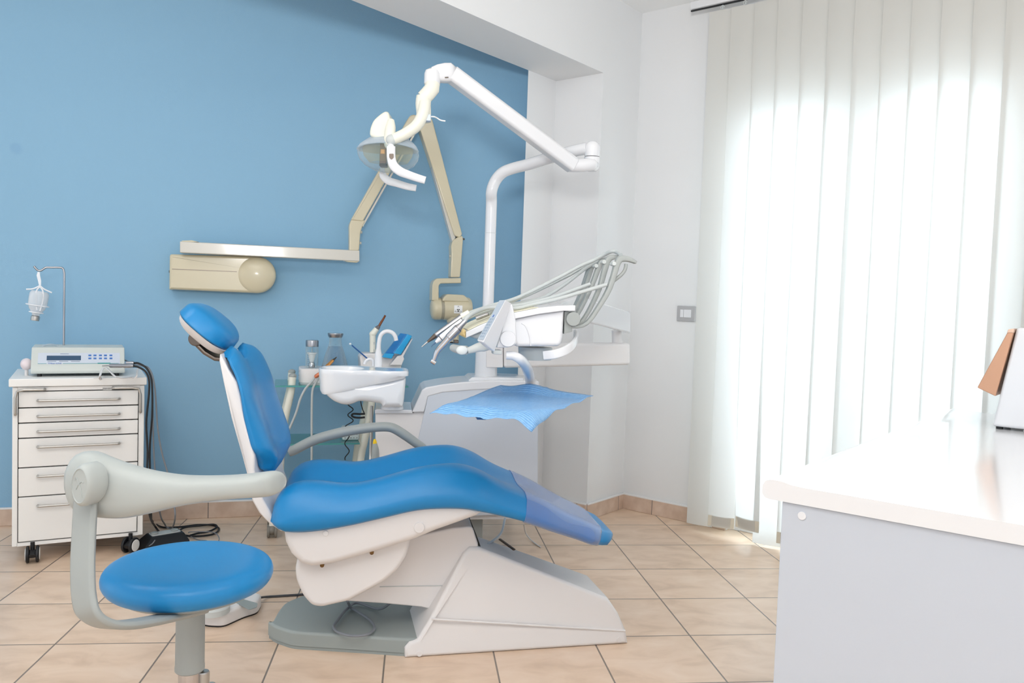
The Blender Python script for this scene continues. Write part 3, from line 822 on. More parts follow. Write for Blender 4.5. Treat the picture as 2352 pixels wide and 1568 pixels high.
for k in range(6):
    za = ku_(42, gl_[k])[1]; zc_ = ku_(42, gl_[k + 1])[1]
    bm = BM(); box(bm, K, dl + .001, dr_ - .001, -.0015, .0195, zc_ + .0025, za - .0025, .0015, 1); dwr = finish(bm, 'drawer', CARTW, cart)
    hy = (919, 955, 990, 1025, 1092, 1160)[k]; hz_ = ku_(88, hy)[1]; hu0, hu1 = ku_(87, hy)[0], ku_(274, hy - 7)[0]
    bm = BM(); q = [K(hu0, 0, hz_), K(hu0, -.014, hz_), K(hu0 + .002, -.019, hz_), K(hu0 + .008, -.022, hz_), K(hu1 - .008, -.022, hz_), K(hu1 - .002, -.019, hz_), K(hu1, -.014, hz_), K(hu1, 0, hz_)]
    tube(bm, q, .0048, 10); finish(bm, 'drawer_handle', ALU, dwr)
for pts in (((36, 951), (36, 912), (40, 898), (55, 894), (103, 892)), ((322, 945), (322, 904), (318, 891), (304, 889), (260, 891))):
    q = [ku_(*p) for p in pts]; zz = [q[0][1], q[1][1], q[2][1], q[3][1], q[3][1]]
    P_ = [K(q[0][0], 0, zz[0]), K(q[0][0], -.015, zz[0]), K(q[0][0], -.02, zz[0] + .008)] + [K(q[i][0], -.02, zz[i]) for i in (1, 2, 3)] + [K(q[4][0] + (.006 if q[4][0] < q[3][0] else -.006), -.02, zz[4]), K(q[4][0], -.015, zz[4]), K(q[4][0], 0, zz[4])]
    bm = BM(); tube(bm, P_, .0052, 10); finish(bm, 'corner_rail', ALU, cart)
q0 = ku_(236, 896); q1 = ku_(257, 889)
bm = BM(); box(bm, K, q0[0], q1[0], -.001, .001, q0[1], q1[1]); bdg = finish(bm, 'badge', ALU, cart)
textmesh('ZARVERT', .0085, K((q0[0] + q1[0]) / 2, -.0013, (q0[1] + q1[1]) / 2), K.u, Z, INKK, bdg, 'badge_print')
def caster(c, ax, r=.033, w=.012, gap=.011, cover=True):
    ax = ax.normalized(); fwd = Z.cross(ax)
    bm = BM(); c = V3(c)
    bmb = bm
    strip(bmb, [c + fwd * .0 + Z * (r + .012), c + fwd * -.028 + Z * (r - .002)], gap * 2 + .004, .016, ax)
    cyl(bmb, c + Z * (r + .004), c + Z * (zb - .0 if False else .082), .008, 12)
    cs_ = finish(bmb, 'caster', BLACK, cart)
    for q in (-1, 1):
        b2 = BM(); cyl(b2, c + ax * gap * q + Z * r, c + ax * (gap + w) * q + Z * r, r, 28, .004); wh = finish(b2, 'wheel', BLACK, cs_)
        b2 = BM(); cyl(b2, c + ax * (gap + w - .001) * q + Z * r, c + ax * (gap + w + .003) * q + Z * r, r * .74, 24, .002); finish(b2, 'wheel_cap', CARTW, cs_)
    return cs_
cq = K.loc(F(74, 1294)); caster(K(cq[0], cq[1] + .02, 0), K.u)
cq = K.loc(F(300, 1272)); caster(K(cq[0], cq[1] + .02, 0), K.u * .78 - K.v * .62)
caster(K(.05, KD - .05, 0), K.u); caster(K(KW - .05, KD - .05, 0), K.u * .9 + K.v * .4)

# ------------------------------------------------------------------ motor control unit on the cart
vf = .055
du0, du1 = K.uz(70, 862, vf)[0], K.uz(286, 860, .1)[0]
zf = zt + .012
zp = [K.uz(150, y, v)[1] for y, v in ((851, vf), (837, vf + .02), (808, vf + .065), (797, vf + .085))]
prof = [(vf + .004, zf), (vf, zp[0]), (vf + .012, zp[1] ), (vf + .06, zp[2]), (vf + .075, zp[3]), (vf + .27, zp[3]), (vf + .27, zf)]
unit = thing('implant_motor_unit', K((du0 + du1) / 2, .18, zt), 'pale grey control unit with dark display standing on the drawer cart', 'medical device')
bm = BM(); t = BM(); ring_faces(t, [[K(u, v, z) for v, z in prof] for u in (du0, du1)]); bmesh.ops.recalc_face_normals(t, faces=t.faces); bevel(t, .005, 3, 20); join(bm, t)
finish(bm, 'housing', mat('device_grey_white', (206, 212, 208), .45), unit)
for uu in (du0 + .03, du1 - .03):
    for v_ in (.08, .29):
        bm = BM(); cyl(bm, K(uu, v_, zt), K(uu, v_, zf + .002), .009, 12); finish(bm, 'foot', BLACK, unit)
f0 = V3((vf + .012, zp[1], 0)); f1 = V3((vf + .06, zp[2], 0)); L_ = (f1 - f0).length
def face(s, t_, e=.0012):
    "point on the sloping control panel: s along the width 0..1, t up the slope 0..1"
    v = f0.x + (f1.x - f0.x) * t_; z = f0.y + (f1.y - f0.y) * t_
    nx, nz = -(f1.y - f0.y) / L_, (f1.x - f0.x) / L_
    return K(du0 + (du1 - du0) * s, v + nx * e, z + nz * e)
def facebox(bm, s0, s1, t0, t1, e0, e1): ring_faces(bm, [[face(a, b, e) for a, b in ((s0, t0), (s1, t0), (s1, t1), (s0, t1))] for e in (e0, e1)])
bm = BM(); facebox(bm, .07, .945, .06, .93, -.001, .0006); pn = finish(bm, 'control_panel', mat('panel_pale_blue', (206, 214, 226), .4), unit)
bm = BM(); facebox(bm, .16, .52, .34, .7, .0, .0012); finish(bm, 'display', SCREEN, pn)
fu = (face(1, .5) - face(0, .5)).normalized(); fv = (face(.5, 1) - face(.5, 0)).normalized()
for ci, s in enumerate((.6, .655, .715, .77, .83)):
    for t_ in (.42, .66):
        bm = BM(); facebox(bm, s, s + .032, t_, t_ + .12, 0, .0014); finish(bm, 'button', INKB, pn)
bm = BM(); facebox(bm, .07, .16, .075, .1, 0, .001); finish(bm, 'panel_stripe', INKG, pn)
bm = BM(); facebox(bm, .33, .93, .075, .1, 0, .001); finish(bm, 'panel_stripe', INKG, pn)
bm = BM(); facebox(bm, .7, .84, .06, .13, 0, .0011); finish(bm, 'panel_mark', INKG, pn)
textmesh('TMber-LINE', .0095, face(.245, .09, .001), fu, fv, INKB, pn, 'panel_print')
for a, b, t_ in ((.17, .26, .23), (.29, .385, .23), (.415, .51, .23), (.3, .39, .82)):
    bm = BM(); facebox(bm, a, b, t_, t_ + .05, 0, .001); finish(bm, 'panel_print', mat('grey_print', (140, 152, 170), .5) if 'grey_print' not in MATS else MATS['grey_print'], pn)
# drip pole and its hanging bottle
vp = .26
pol = [(147, 800), (147, 720), (147, 640), (147, 624), (144, 616), (136, 614), (118, 614), (106, 614), (99, 618), (94, 621), (88, 621), (83, 617), (78, 611)]
pp = [K(*(lambda q: (q[0], vp, q[1]))(K.uz(x, y, vp))) for x, y in pol]
pp[0] = V3((pp[1].x, pp[1].y, zp[3] - .004))
for p in pp[1:3]: p.x, p.y = pp[1].x, pp[1].y
bm = BM(); tube(bm, [V3(p) for p in cr([tuple(p) for p in pp], 4)], .0042, 10); finish(bm, 'drip_pole', STEEL, unit)
tb = [K(*(lambda q: (q[0], .2, q[1]))(K.uz(x, y, .2))) for x, y in ((88, 803), (96, 796), (110, 791), (126, 792), (140, 799))]
bm = BM(); tube(bm, [V3(p) for p in cr([tuple(p) for p in tb], 5)], .003, 8); finish(bm, 'tubing', FROST, unit)
ph = mat('pale_pink_plastic', (230, 218, 222), .35)
bm = BM(); c_ = K(du0 - .018, .13, K.uz(64, 836, .13)[1]); ell(bm, c_, K.u * .022, K.v * .03, Z * .024); finish(bm, 'pump_head', ph, unit)
bm = BM(); cyl(bm, c_ + Z * -.015, V3((c_.x, c_.y, zt)), .007, 10); finish(bm, 'pump_post', SATW, unit)
lp_ = [K(*(lambda q: (q[0], .19, q[1]))(K.uz(x, y, .19))) for x, y in ((70, 842), (58, 846), (50, 838), (51, 828), (60, 824), (70, 828), (78, 838))]
bm = BM(); tube(bm, [V3(p) for p in cr([tuple(p) for p in lp_], 5)], .003, 8); finish(bm, 'tubing', FROST, unit)
def kq(x, y, v=vp): q = K.uz(x, y, v); return K(q[0], v, q[1])
bot = thing('saline_bottle', kq(90, 735), 'small clear drip bottle hanging upside down in a white plastic hanger', 'bottle')
HP = mat('translucent_white_plastic', (232, 236, 242), .4)
bm = BM()
strip(bm, [kq(89, 624.5), kq(88, 632), kq(91, 645), kq(92, 656)], [.009, .013, .012, .008], .004, K.u); finish(bm, 'hanger_strap', HP, bot)
for a in (((60, 664), (76, 663), (92, 656)), ((92, 656), (102, 664), (119, 672)), ((92, 658), (84, 668), (83, 690), (85, 712)), ((92, 658), (99, 670), (98, 690), (92, 714))):
    bm = BM(); tube(bm, [V3(p) for p in cr([tuple(kq(*p, vp - .03)) for p in a], 4)], .003, 8); finish(bm, 'hanger_arm', HP, bot)
ax_ = (kq(93, 660) - kq(80, 735)).normalized()
c0 = kq(80, 736)
bm = BM(); lathe(bm, [(.0, .02), (.014, .022), (.016, .03), (.03, .05), (.036, .07), (.037, .1), (.036, .115), (.03, .125), (0, .127)], c0, ax_, 24); finish(bm, 'bottle_body', glassmat('cloudy_bottle', (238, 242, 246), (240, 245, 248), .5, .1), bot)
bm = BM(); lathe(bm, [(0, 0), (.0155, 0), (.0165, .003), (.0165, .018), (.014, .021), (0, .021)], c0, ax_, 20); finish(bm, 'bottle_cap', ALU, bot)
bm = BM(); rr_ = ax_.orthogonal().normalized(); r2_ = ax_.cross(rr_)
tube(bm, [c0 + ax_ * .065 + (rr_ * math.cos(t) + r2_ * math.sin(t)) * .042 for t in [2 * PI * i / 24 for i in range(25)]], .0025, 6); finish(bm, 'hanger_ring', HP, bot)
bm = BM(); tube(bm, [c0 + ax_ * .035 + (rr_ * math.cos(t) + r2_ * math.sin(t)) * .026 for t in [2 * PI * i / 24 for i in range(25)]], .0025, 6); finish(bm, 'hanger_ring', HP, bot)

# cradle with two handpieces, cables over the side of the cart
def top(x, y, h=0.): return F(x, y, zt + h)
cr_ = thing('handpiece_cradle', top(262, 858), 'white bent wire rest lying on the cart beside the control unit', 'rest')
bm = BM(); strip(bm, [V3(p) for p in cr([tuple(p) for p in (top(232, 867.5, .003), top(229, 867, .018), W(236, 847, top(236, 867).y), W(246, 846, top(236, 867).y), top(268, 866, .018), top(296, 866, .006), top(306, 866, .004), top(313, 865, .01), W(316, 848, top(312, 865).y))], 4)], .016, .004, K.v)
finish(bm, 'wire_rest', SATW, cr_)
bm = BM(); strip(bm, [top(216, 868.5, .003), top(224, 868, .008), top(230, 867.5, .012)], .004, .003, K.v); finish(bm, 'wire_brace', SATW, cr_)
yh = top(236, 867).y
h1 = thing('straight_handpiece', W(290, 842, yh), 'steel surgical handpiece with thin bur resting on the white cradle', 'handpiece')
bm = BM(); a_ = W(252, 839.5, yh); b_ = W(306, 840, yh - .004); lathe(bm, [(0, 0), (.007, 0), (.0085, .004), (.0085, .05), (.0075, .055), (.009, .06), (.009, .085), (.0065, .1), (0, .1)], a_, b_ - a_, 18); finish(bm, 'handpiece_body', STEEL, h1)
bm = BM(); cyl(bm, a_, W(235, 840, yh), .0022, 8); finish(bm, 'bur', STEEL, h1)
yh2 = yh + .022
h2 = thing('motor_handpiece', W(295, 836, yh2), 'steel motor handpiece lying behind the handpiece with the bur', 'handpiece')
bm = BM(); a2_ = W(290, 834, yh2); b2_ = W(306, 834, yh2 + .004); lathe(bm, [(0, 0), (.009, 0), (.0092, .003), (.0092, .024), (.008, .03), (0, .03)], a2_, b2_ - a2_, 18); finish(bm, 'handpiece_body', STEEL, h2)
def cab(name, pts, r, m, par):
    bm = BM(); tube(bm, [V3(p) for p in cr([tuple(p) for p in pts], 8)], r, 8); return finish(bm, name, m, par)
cab('cable', [b_, W(318, 843, yh - .005), W(334, 853, yh - .01), W(342, 872, yh - .01), W(342, 905, yh - .01), W(336, 970, yh - .01), W(339, 1040, yh - .01), W(337, 1110, yh - .02), W(343, 1180, yh - .03), F(356, 1208, .02), F(374, 1228, .012), F(395, 1233, .01)], .0042, BLACK, h1)
cab('cable', [b2_, W(318, 834, yh2), W(336, 845, yh2), W(347, 868, yh2), W(350, 905, yh2), W(349, 960, yh2), W(344, 1030, yh2), W(345, 1110, yh2), W(347, 1180, yh2), F(350, 1196, .006), F(372, 1210, .006), F(410, 1210, .006), F(455, 1205, .006), F(488, 1206, .006), F(503, 1214, .006), F(490, 1226, .006), F(450, 1231, .007), F(415, 1227, .008), F(411, 1220, .008), F(425, 1211, .014), F(460, 1207, .014), F(490, 1204, .014), F(498, 1210, .012), F(480, 1220, .006), F(455, 1224, .006), F(437, 1229, .006)], .0042, BLACK, h2)
gc = thing('motor_cable', W(345, 900, yh2 + .03), 'grey cable hanging from the control unit down the right side of the cart', 'cable')
cab('cable', [K(du1 + .006, .26, zt + .05), W(318, 838, yh2 + .1), W(342, 846, yh2 + .13), W(355, 886, yh2 + .1), W(362, 980, yh2 + .1), W(372, 1040, yh2 + .1), W(386, 1090, yh2 + .1), W(400, 1160, yh2 + .1), W(402, 1190, yh2 + .1), F(396, 1211, .024), F(386, 1212, .022), F(378, 1203, .024), W(367, 1175, yh2 + .1), W(356, 1080, yh2 + .1), W(352, 1000, yh2 + .1), W(350, 900, yh2 + .1), W(349, 872, yh2 + .12), W(346, 858, yh2 + .13)], .0034, CABG, gc)

# black foot switch on the floor
fs0 = F(330, 1270); fs1 = F(436, 1251)
FS = Frame(fs0, fs1 - fs0); fL = FS.loc(fs1)[0]
fs = thing('foot_switch', FS(fL / 2, .06, 0), 'black foot switch with two grey buttons on the floor beside the cart', 'foot pedal')
bm = BM(); ring_faces(bm, [[FS(0, 0, 0.001), FS(fL, 0, 0.001), FS(fL, .12, 0.001), FS(0, .12, 0.001)], [FS(.0, 0, .012), FS(fL, 0, .022), FS(fL, .12, .022), FS(0, .12, .012)], [FS(.045, .035, .05), FS(fL - .012, .035, .05), FS(fL - .012, .1, .054), FS(.045, .1, .054)]])
bmesh.ops.recalc_face_normals(bm, faces=bm.faces); bevel(bm, .004, 2); finish(bm, 'pedal_housing', BLACK, fs)
bm = BM(); rprism(bm, rnd([(.05, .045), (fL - .02, .045), (fL - .02, .095), (.05, .095)], .01), .051, .0545, uvtop(FS)); finish(bm, 'pedal_plate', LGREY, fs)
for uu in (.068, fL - .04):
    bm = BM(); cyl(bm, FS(uu, .07, .053), FS(uu, .07, .062), .0155, 24, .004); finish(bm, 'pedal_button', GREYP, fs)
bw = [F(357, 1232, .05), F(366, 1215, .09), F(362, 1205, .12), F(352, 1190, .14)]
bm = BM(); tube(bm, [V3(p) for p in cr([tuple(p) for p in [F(356, 1240, .05), F(350, 1248, .035), F(340, 1255, .02), F(333, 1261, .012), F(330, 1275, .006)]], 5)], .0022, 6); finish(bm, 'wire_bail', CABG, fs)
wl = thing('thin_grey_cable', F(470, 1235), 'thin grey cable lying in a loose loop behind the foot switch', 'cable')
cab('cable', [F(438, 1232, .01), F(455, 1239, .004), F(474, 1241, .004), F(472, 1246, .004), F(450, 1245, .004), F(440, 1248, .004), F(480, 1249, .004), F(498, 1246, .008), F(503, 1234, .022), F(488, 1222, .024), F(440, 1221, .024), F(433, 1223, .024)], .0022, CABG, wl)

# white foot control of the chair behind the stool
g0 = F(478, 1441); g1 = F(590, 1412)
FC = Frame(g0, g1 - g0); gL = FC.loc(g1)[0]
fc = thing('chair_foot_control', FC(gL * .4, .08, 0), 'white foot control on the floor half hidden behind the stool column', 'foot pedal')
o_ = [FC.loc(F(x, y, .0))[:2] for x, y in ((440, 1430), (478, 1440), (514, 1441), (560, 1420), (592, 1410), (599, 1396))]
o_ += [FC.loc(F(x, y, .05))[:2] for x, y in ((600, 1362), (570, 1352), (520, 1352), (470, 1362), (430, 1385))]
bm = BM(); rprism(bm, rnd(o_, .02), .004, .05, uvtop(FC), .004, r1=.014); finish(bm, 'pedal_body', SATW, fc)
bm = BM(); rprism(bm, inset(rnd(o_, .02), .002), .0, .006, uvtop(FC)); finish(bm, 'rubber_sole', BLACK, fc)
c_ = F(488, 1398, .055); bm = BM(); lathe(bm, [(0, -.01), (.055, -.01), (.055, .008), (.045, .02), (.02, .026), (0, .027)], c_, Z, 32); finish(bm, 'pedal_disc', LGREY, fc)
pk = [FC.loc(F(x, y, .051))[:2] for x, y in ((536, 1380), (552, 1374), (592, 1385), (590, 1394), (572, 1400))]
bm = BM(); rprism(bm, rnd(pk, .008), .0495, .0515, uvtop(FC)); finish(bm, 'pedal_recess', BASEG, fc)
bm = BM(); ring_ = [F(x, y, z) for x, y, z in ((592, 1350, .05), (599, 1370, .03), (598, 1395, .02))]
fcb = [F(598, 1372, .02), F(615, 1370, .006), F(645, 1368, .005), F(690, 1365, .005), F(712, 1362, .006)]
bm = BM(); tube(bm, [V3(p) for p in cr([tuple(p) for p in fcb], 5)], .004, 8); finish(bm, 'cable', mat('dark_grey_cable', (70, 72, 76), .5), fc)
# ------------------------------------------------------------------ wall mounted x-ray machine
XV = -.13
def wq(x, y, v=XV): q = WALL.uz(x, y, v); return (q[0], q[1])
def wp(x, y, v=XV): q = WALL.uz(x, y, v); return WALL(q[0], v, q[1])
xr = thing('xray_machine', wp(510, 630, 0), 'beige wall mounted dental x-ray machine with folded scissor arm', 'x-ray machine')
def wprism(name, px, v0, v1, r, m, par=xr, rr=0., sharp=38, vv=None):
    o = [wq(x, y, v0 if vv is None else vv) for x, y in px]
    if rr: o = rnd(o, rr, 4)
    bm = BM(); rprism(bm, o, v0, v1, uvz(WALL), r, 4, r1=0 if r else None); return finish(bm, name, m, par, sharp=sharp)
cc = wq(590, 631, -.1); R_ = abs(wq(634, 631, -.1)[0] - cc[0])
tl = wq(389, 583, -.1); bl_ = wq(389, 667, -.1); tr_p = wq(590, 588.5, -.1)
o = rnd([(tl[0], bl_[1]), (tl[0], tl[1]), (cc[0] - .02, cc[1] + R_)], [.012, .012, 0], 4)
o += [(cc[0] + R_ * math.sin(t), cc[1] + R_ * math.cos(t)) for t in [PI * i / 20 for i in range(21)]]
bm = BM(); rprism(bm, o, -.1, -.002, uvz(WALL), .014, 4, r1=0); box_ = finish(bm, 'wall_box', BEIGE, xr)
bm = BM(); lathe(bm, [(R_ - .003, 0), (R_ - .006, .005), (R_ * .8, .012), (R_ * .5, .018), (R_ * .2, .0205), (0, .021)], WALL(cc[0], -.099, cc[1]), -WALL.v, 40); finish(bm, 'round_cover', BEIGE, xr)
bm = BM(); g0, g1 = wq(395, 618, -.1), wq(544, 623.5, -.1); box(bm, WALL, g0[0], g1[0], -.1012, -.099, (g0[1] + g1[1]) / 2 - .0014, (g0[1] + g1[1]) / 2 + .0014); finish(bm, 'groove', DARKM, box_)
bm = BM(); cyl(bm, WALL(tl[0] + .002, -.05, cc[1]), WALL(tl[0] - .006, -.05, cc[1]), .006, 10); finish(bm, 'cable_gland', BLACK, xr)
wprism('extension_arm', [(413, 554), (826, 575), (826, 600), (413, 580)], -.155, -.085, .004, BEIGE2, rr=.004)
wprism('arm_pivot', [(415, 556), (418, 552.5), (440, 551.5), (456, 555)], -.15, -.09, .002, BEIGE)
wprism('arm_pivot', [(785, 597), (800, 601.5), (820, 603), (825, 600)], -.15, -.09, .002, BEIGE)
wprism('lower_elbow', [(802, 576), (802, 517), (807, 503), (832, 503), (840, 507), (832, 521), (828, 534), (825, 576)], -.155, -.095, .006, BEIGE, rr=.01)
wprism('scissor_arm', [(806, 505), (936, 274), (942, 265), (952, 262), (962, 268), (963, 277), (834, 508)], -.16, -.1, .006, BEIGE, rr=.008)
wprism('arm_strip', [(829, 515), (836, 508), (962, 285), (966, 287), (834, 521)], -.15, -.105, .002, BEIGE2)
wprism('scissor_arm', [(958, 275), (970, 266), (984, 268), (993, 273), (1062, 538), (1057, 546), (1044, 541)], -.155, -.095, .006, BEIGE, rr=.008)
wprism('arm_strip', [(968, 296), (974, 292), (1046, 545), (1040, 559)], -.145, -.1, .002, BEIGE2)
wprism('upper_elbow', [(1040, 552), (1052, 544), (1063, 541), (1064, 550), (1057, 637), (1035, 637), (1037, 583), (1036, 565)], -.155, -.095, .006, BEIGE, rr=.008)
for x, y in ((1035, 588), (829, 533), (827, 558)):
    bm = BM(); q = wp(x, y, -.125); cyl(bm, q - WALL.u * .008, q + WALL.u * .006, .007, 12, .001); finish(bm, 'tension_screw', BEIGE2, xr)
bm = BM(); q = wp(1065, 549, -.125); cyl(bm, q - WALL.u * .006, q + WALL.u * .004, .005, 10); finish(bm, 'tension_screw', DARKM, xr)
bm = BM(); yk = [wp(1059, 644.5, -.125), wp(1010, 645, -.125), wp(1003, 647, -.125), wp(1001, 653, -.125), wp(1000, 690, -.125)]
strip(bm, yk, [.028, .028, .028, .029, .03], [.06] * 5, (WALL.u * .0 + Z).normalized() if False else -WALL.v, .2); 
bm.free()
wprism('yoke', [(1059, 638), (1059, 650), (1012, 651), (1008, 656), (1008, 690), (992, 690), (993, 655), (996, 645), (1004, 639)], -.16, -.09, .005, BEIGE, rr=.006)
hx0, hx1 = wp(989, 709, -.125), wp(1082, 708, -.125)
hd = (hx1 - hx0).normalized(); hl = (hx1 - hx0).length; hr = (wp(1020, 684, -.125) - wp(1020, 735, -.125)).length / 2
head = []
bm = BM(); lathe(bm, [(0, 0), (hr * .55, .001), (hr * .85, .007), (hr * .97, .016), (hr, .026), (hr, .047), (0, .047)], hx0, hd, 36); finish(bm, 'tube_head_cap', BEIGE, xr)
bm = BM(); lathe(bm, [(0, .046), (hr * .985, .046), (hr * .985, .064), (0, .064)], hx0, hd, 36); finish(bm, 'head_ring', mat('grey_beige_band', (160, 154, 136), .35), xr)
bm = BM(); lathe(bm, [(0, .063), (hr, .063), (hr * 1.02, .08), (hr * 1.04, hl - .03), (hr * .98, hl - .012), (hr * .8, hl - .002), (0, hl)], hx0, hd, 36); finish(bm, 'tube_head', BEIGE, xr)
wprism('head_hump', [(1016, 692), (1018, 684), (1027, 675), (1066, 677), (1076, 686), (1079, 694)], -.175, -.075, .008, BEIGE, rr=.008)
cb0 = wp(1044, 728, -.125); cb1 = wp(1041, 786, -.125)
bm = BM(); lathe(bm, [(0, 0), (.044, 0), (.04, .02), (.034, .035), (.0285, .06), (.0265, (cb1 - cb0).length), (0, (cb1 - cb0).length)], cb0, cb1 - cb0, 32); cl_ = finish(bm, 'collimator', BEIGE, xr)
bm = BM(); cyl(bm, cb1 - (cb1 - cb0).normalized() * .004, cb1 + (cb1 - cb0).normalized() * .003, .0272, 32); finish(bm, 'collimator_rim', BLACK, cl_)
s_c = wp(1047, 709, -.125) ; fn = -(WALL.v + WALL.u * .0).normalized(); s_c = s_c + fn * (hr * 1.04 + .0012) - Z * .002
sx, sy = WALL.u, Z
def stk(a, b, e=0.): 
    q = s_c + sx * a + sy * b
    y = (b + .0) / (hr * 1.04); return q - fn * (hr * 1.04 * (1 - math.sqrt(max(0, 1 - y * y)))) + fn * e
bm = BM(); R2_ = []
for i in range(7):
    b = -.02 + .04 * i / 6; R2_.append([stk(-.021, b), stk(.021, b), stk(.021, b, -.002), stk(-.021, b, -.002)])
ring_faces(bm, R2_); stc = finish(bm, 'warning_sticker', STICK, xr)
bm = BM(); tri = [stk(0, .0175, .0008), stk(-.017, -.012, .0008), stk(.017, -.012, .0008)]
for i in range(3): tube(bm, [tri[i], tri[(i + 1) % 3]], .0007, 6)
finish(bm, 'warning_triangle', INKK, stc)
for k in range(3):
    a0 = PI / 2 + PI + k * 2 * PI / 3 - PI / 6
    cx, cy = 0, -.0035
    arc_ = [(cx + .0022 * math.cos(a0), cy + .0022 * math.sin(a0)), (cx + .0022 * math.cos(a0 + PI / 3), cy + .0022 * math.sin(a0 + PI / 3))] + [(cx + .0075 * math.cos(a0 + PI / 3 - t * PI / 18), cy + .0075 * math.sin(a0 + PI / 3 - t * PI / 18)) for t in range(7)]
    bm = BM(); ring_faces(bm, [[stk(a, b, e) for a, b in arc_] for e in (.0004, .0012)]); finish(bm, 'trefoil_blade', INKK, stc)
bm = BM(); cyl(bm, stk(0, -.0035, .0004), stk(0, -.0035, .0012), .0013, 10); finish(bm, 'trefoil_centre', INKK, stc)

# ------------------------------------------------------------------ glass trolley behind the chair
TY = 3.6
tq = W(660, 885, TY)
TR = Frame(tq, WALL.u)
def tp(x, y, v): q = TR.uz(x, y, v); return TR(q[0], v, q[1])
shz = tq.z; sh2 = TR.uz(660, 1019, 0)[1]
ul = TR.uz(632, 885, 0)[0]; ur = TR.uz(938, 890, 0)[0]
tro = thing('glass_trolley', TR((ul + ur) / 2, .13, 0), 'glass shelf trolley on white slanted legs standing against the blue wall', 'trolley')
for z_, nm, a, b in ((shz, 'glass_shelf', ul, ur), (sh2, 'glass_shelf', ul - .03, TR.uz(826, 1030, 0)[0])):
    bm = BM(); box(bm, TR, a, b, 0, .27, z_ - .008, z_, .001, 1); g = finish(bm, nm, SHELFG, tro)
    bm = BM(); box(bm, TR, a, b, -.0012, .0, z_ - .0075, z_ - .0005); finish(bm, 'shelf_edge', EDGEG, g)
for pts, vv in ((((672, 862), (668, 900), (655, 960), (646, 1030), (640, 1090), (625, 1215)), .035), (((866, 862), (857, 905), (848, 960), (838, 1010), (828, 1060), (812, 1215)), .035)):
    for v in (vv, .235):
        bm = BM(); P_ = [tp(x, y, vv) + TR.v * (v - vv) for x, y in pts]; tube(bm, [V3(p) for p in cr([tuple(p) for p in P_], 5)], .0165, 16); lg = finish(bm, 'leg', LGREY if False else CREAMW, tro)
        bm = BM(); ell(bm, P_[0] + Z * -.002, TR.u * .0175, TR.v * .0175, Z * .013); finish(bm, 'leg_cap', GREYP, lg)
        bm = BM(); wc = P_[-1].copy(); wc.z = .03
        for q in (-1, 1): cyl(bm, wc + TR.u * .009 * q, wc + TR.u * .022 * q, .028, 22, .004)
        cyl(bm, wc - TR.u * .01, wc + TR.u * .01, .018, 14); cyl(bm, wc + Z * .0, V3((wc.x, wc.y, P_[-1].z + .01)), .009, 12)
        ell(bm, wc + Z * .008 - TR.v * .004, TR.u * .02, TR.v * .026, Z * .022)
        finish(bm, 'caster', mat('taupe_grey_plastic', (128, 124, 116), .4) if 'taupe_grey_plastic' not in MATS else MATS['taupe_grey_plastic'], lg)
for x in (625, 812):
    q0 = tp(x, 1208, .035); bm = BM(); cyl(bm, q0, q0 + TR.v * .2, .014, 14); finish(bm, 'cross_bar', CREAMW, tro)

# ultrasonic scaler with a jar and a flask on top
sv = .075
q0, q1 = TR.uz(687, 880, sv)[0], TR.uz(735, 880, sv)[0]
st = TR.uz(710, 846, sv)[1] 
scal = thing('ultrasonic_scaler', TR((q0 + q1) / 2 + .05, .13, shz), 'white rounded ultrasonic scaler base on the upper glass shelf', 'medical device')
o = rnd([(q0, .04), (q0 + .23, .04), (q0 + .23, .23), (q0, .23)], .045, 6)
bm = BM(); rprism(bm, inset(o, .004), shz + .0005, shz + .006, uvtop(TR)); rprism(bm, o, shz + .005, st, uvtop(TR), .004, r1=.004); sb_ = finish(bm, 'scaler_base', SATW, scal)
for a, b, w_, m_ in ((690, 855, .006, mat('red_print', (200, 90, 90), .5)), (690, 864, .012, INKK)):
    u_, z_ = TR.uz(a, b, .04); bm = BM(); strip(bm, [TR(q0 - .0006, .1, z_), TR(q0 - .0006, .1 - w_, z_)], .004, .0008, Z); finish(bm, 'printed_mark', m_, sb_)
def jar_at(x, v): return TR(TR.uz(x, 840, v)[0], v, st)
jc = jar_at(716, .12); jh = TR.uz(716, 781, .12)[1] - st; jr = abs(TR.uz(731.5, 810, .12)[0] - TR.uz(702, 810, .12)[0]) / 2
jar = thing('powder_jar', jc, 'clear cylindrical jar with silver screw lid on the scaler base', 'jar')
bm = BM(); lathe(bm, [(jr * .98, 0.0005), (jr, .004), (jr, jh * .76), (jr * .9, jh * .79), (jr * .9, jh * .8)], jc, Z, 32); finish(bm, 'jar_glass', GLASS, jar)
bm = BM(); lathe(bm, [(0, jh * .77), (jr * 1.0, jh * .77), (jr * 1.02, jh * .8), (jr * 1.02, jh * .98), (jr * .96, jh), (0, jh)], jc, Z, 32); finish(bm, 'lid', STEEL, jar)
bm = BM(); lathe(bm, [(0, .001), (jr * .5, .001), (jr * .54, .012), (jr * .4, jh * .2), (jr * .22, jh * .23), (0, jh * .24)], jc, Z, 24); finish(bm, 'jar_nozzle', CHROME, jar)
bm = BM(); lathe(bm, [(0, jh * .2), (jr * .3, jh * .2), (jr * .6, jh * .48), (jr * .78, jh * .52), (jr * .78, jh * .55), (0, jh * .55)], jc, Z, 24); finish(bm, 'powder_cone', STICK, jar)
bm = BM(); cyl(bm, jc + Z * jh * .55, jc + Z * jh * .78, .0022, 8); finish(bm, 'stem', ALU, jar)
bm = BM()
for k in range(7): strip(bm, [jc + TR.u * (-jr * .7) - TR.v * (jr * .74) + Z * (.012 + k * .009), jc + TR.u * (-jr * .7 + (.008 if k % 2 else .005)) - TR.v * (jr * .8) + Z * (.012 + k * .009)], .0012, .0006, Z)
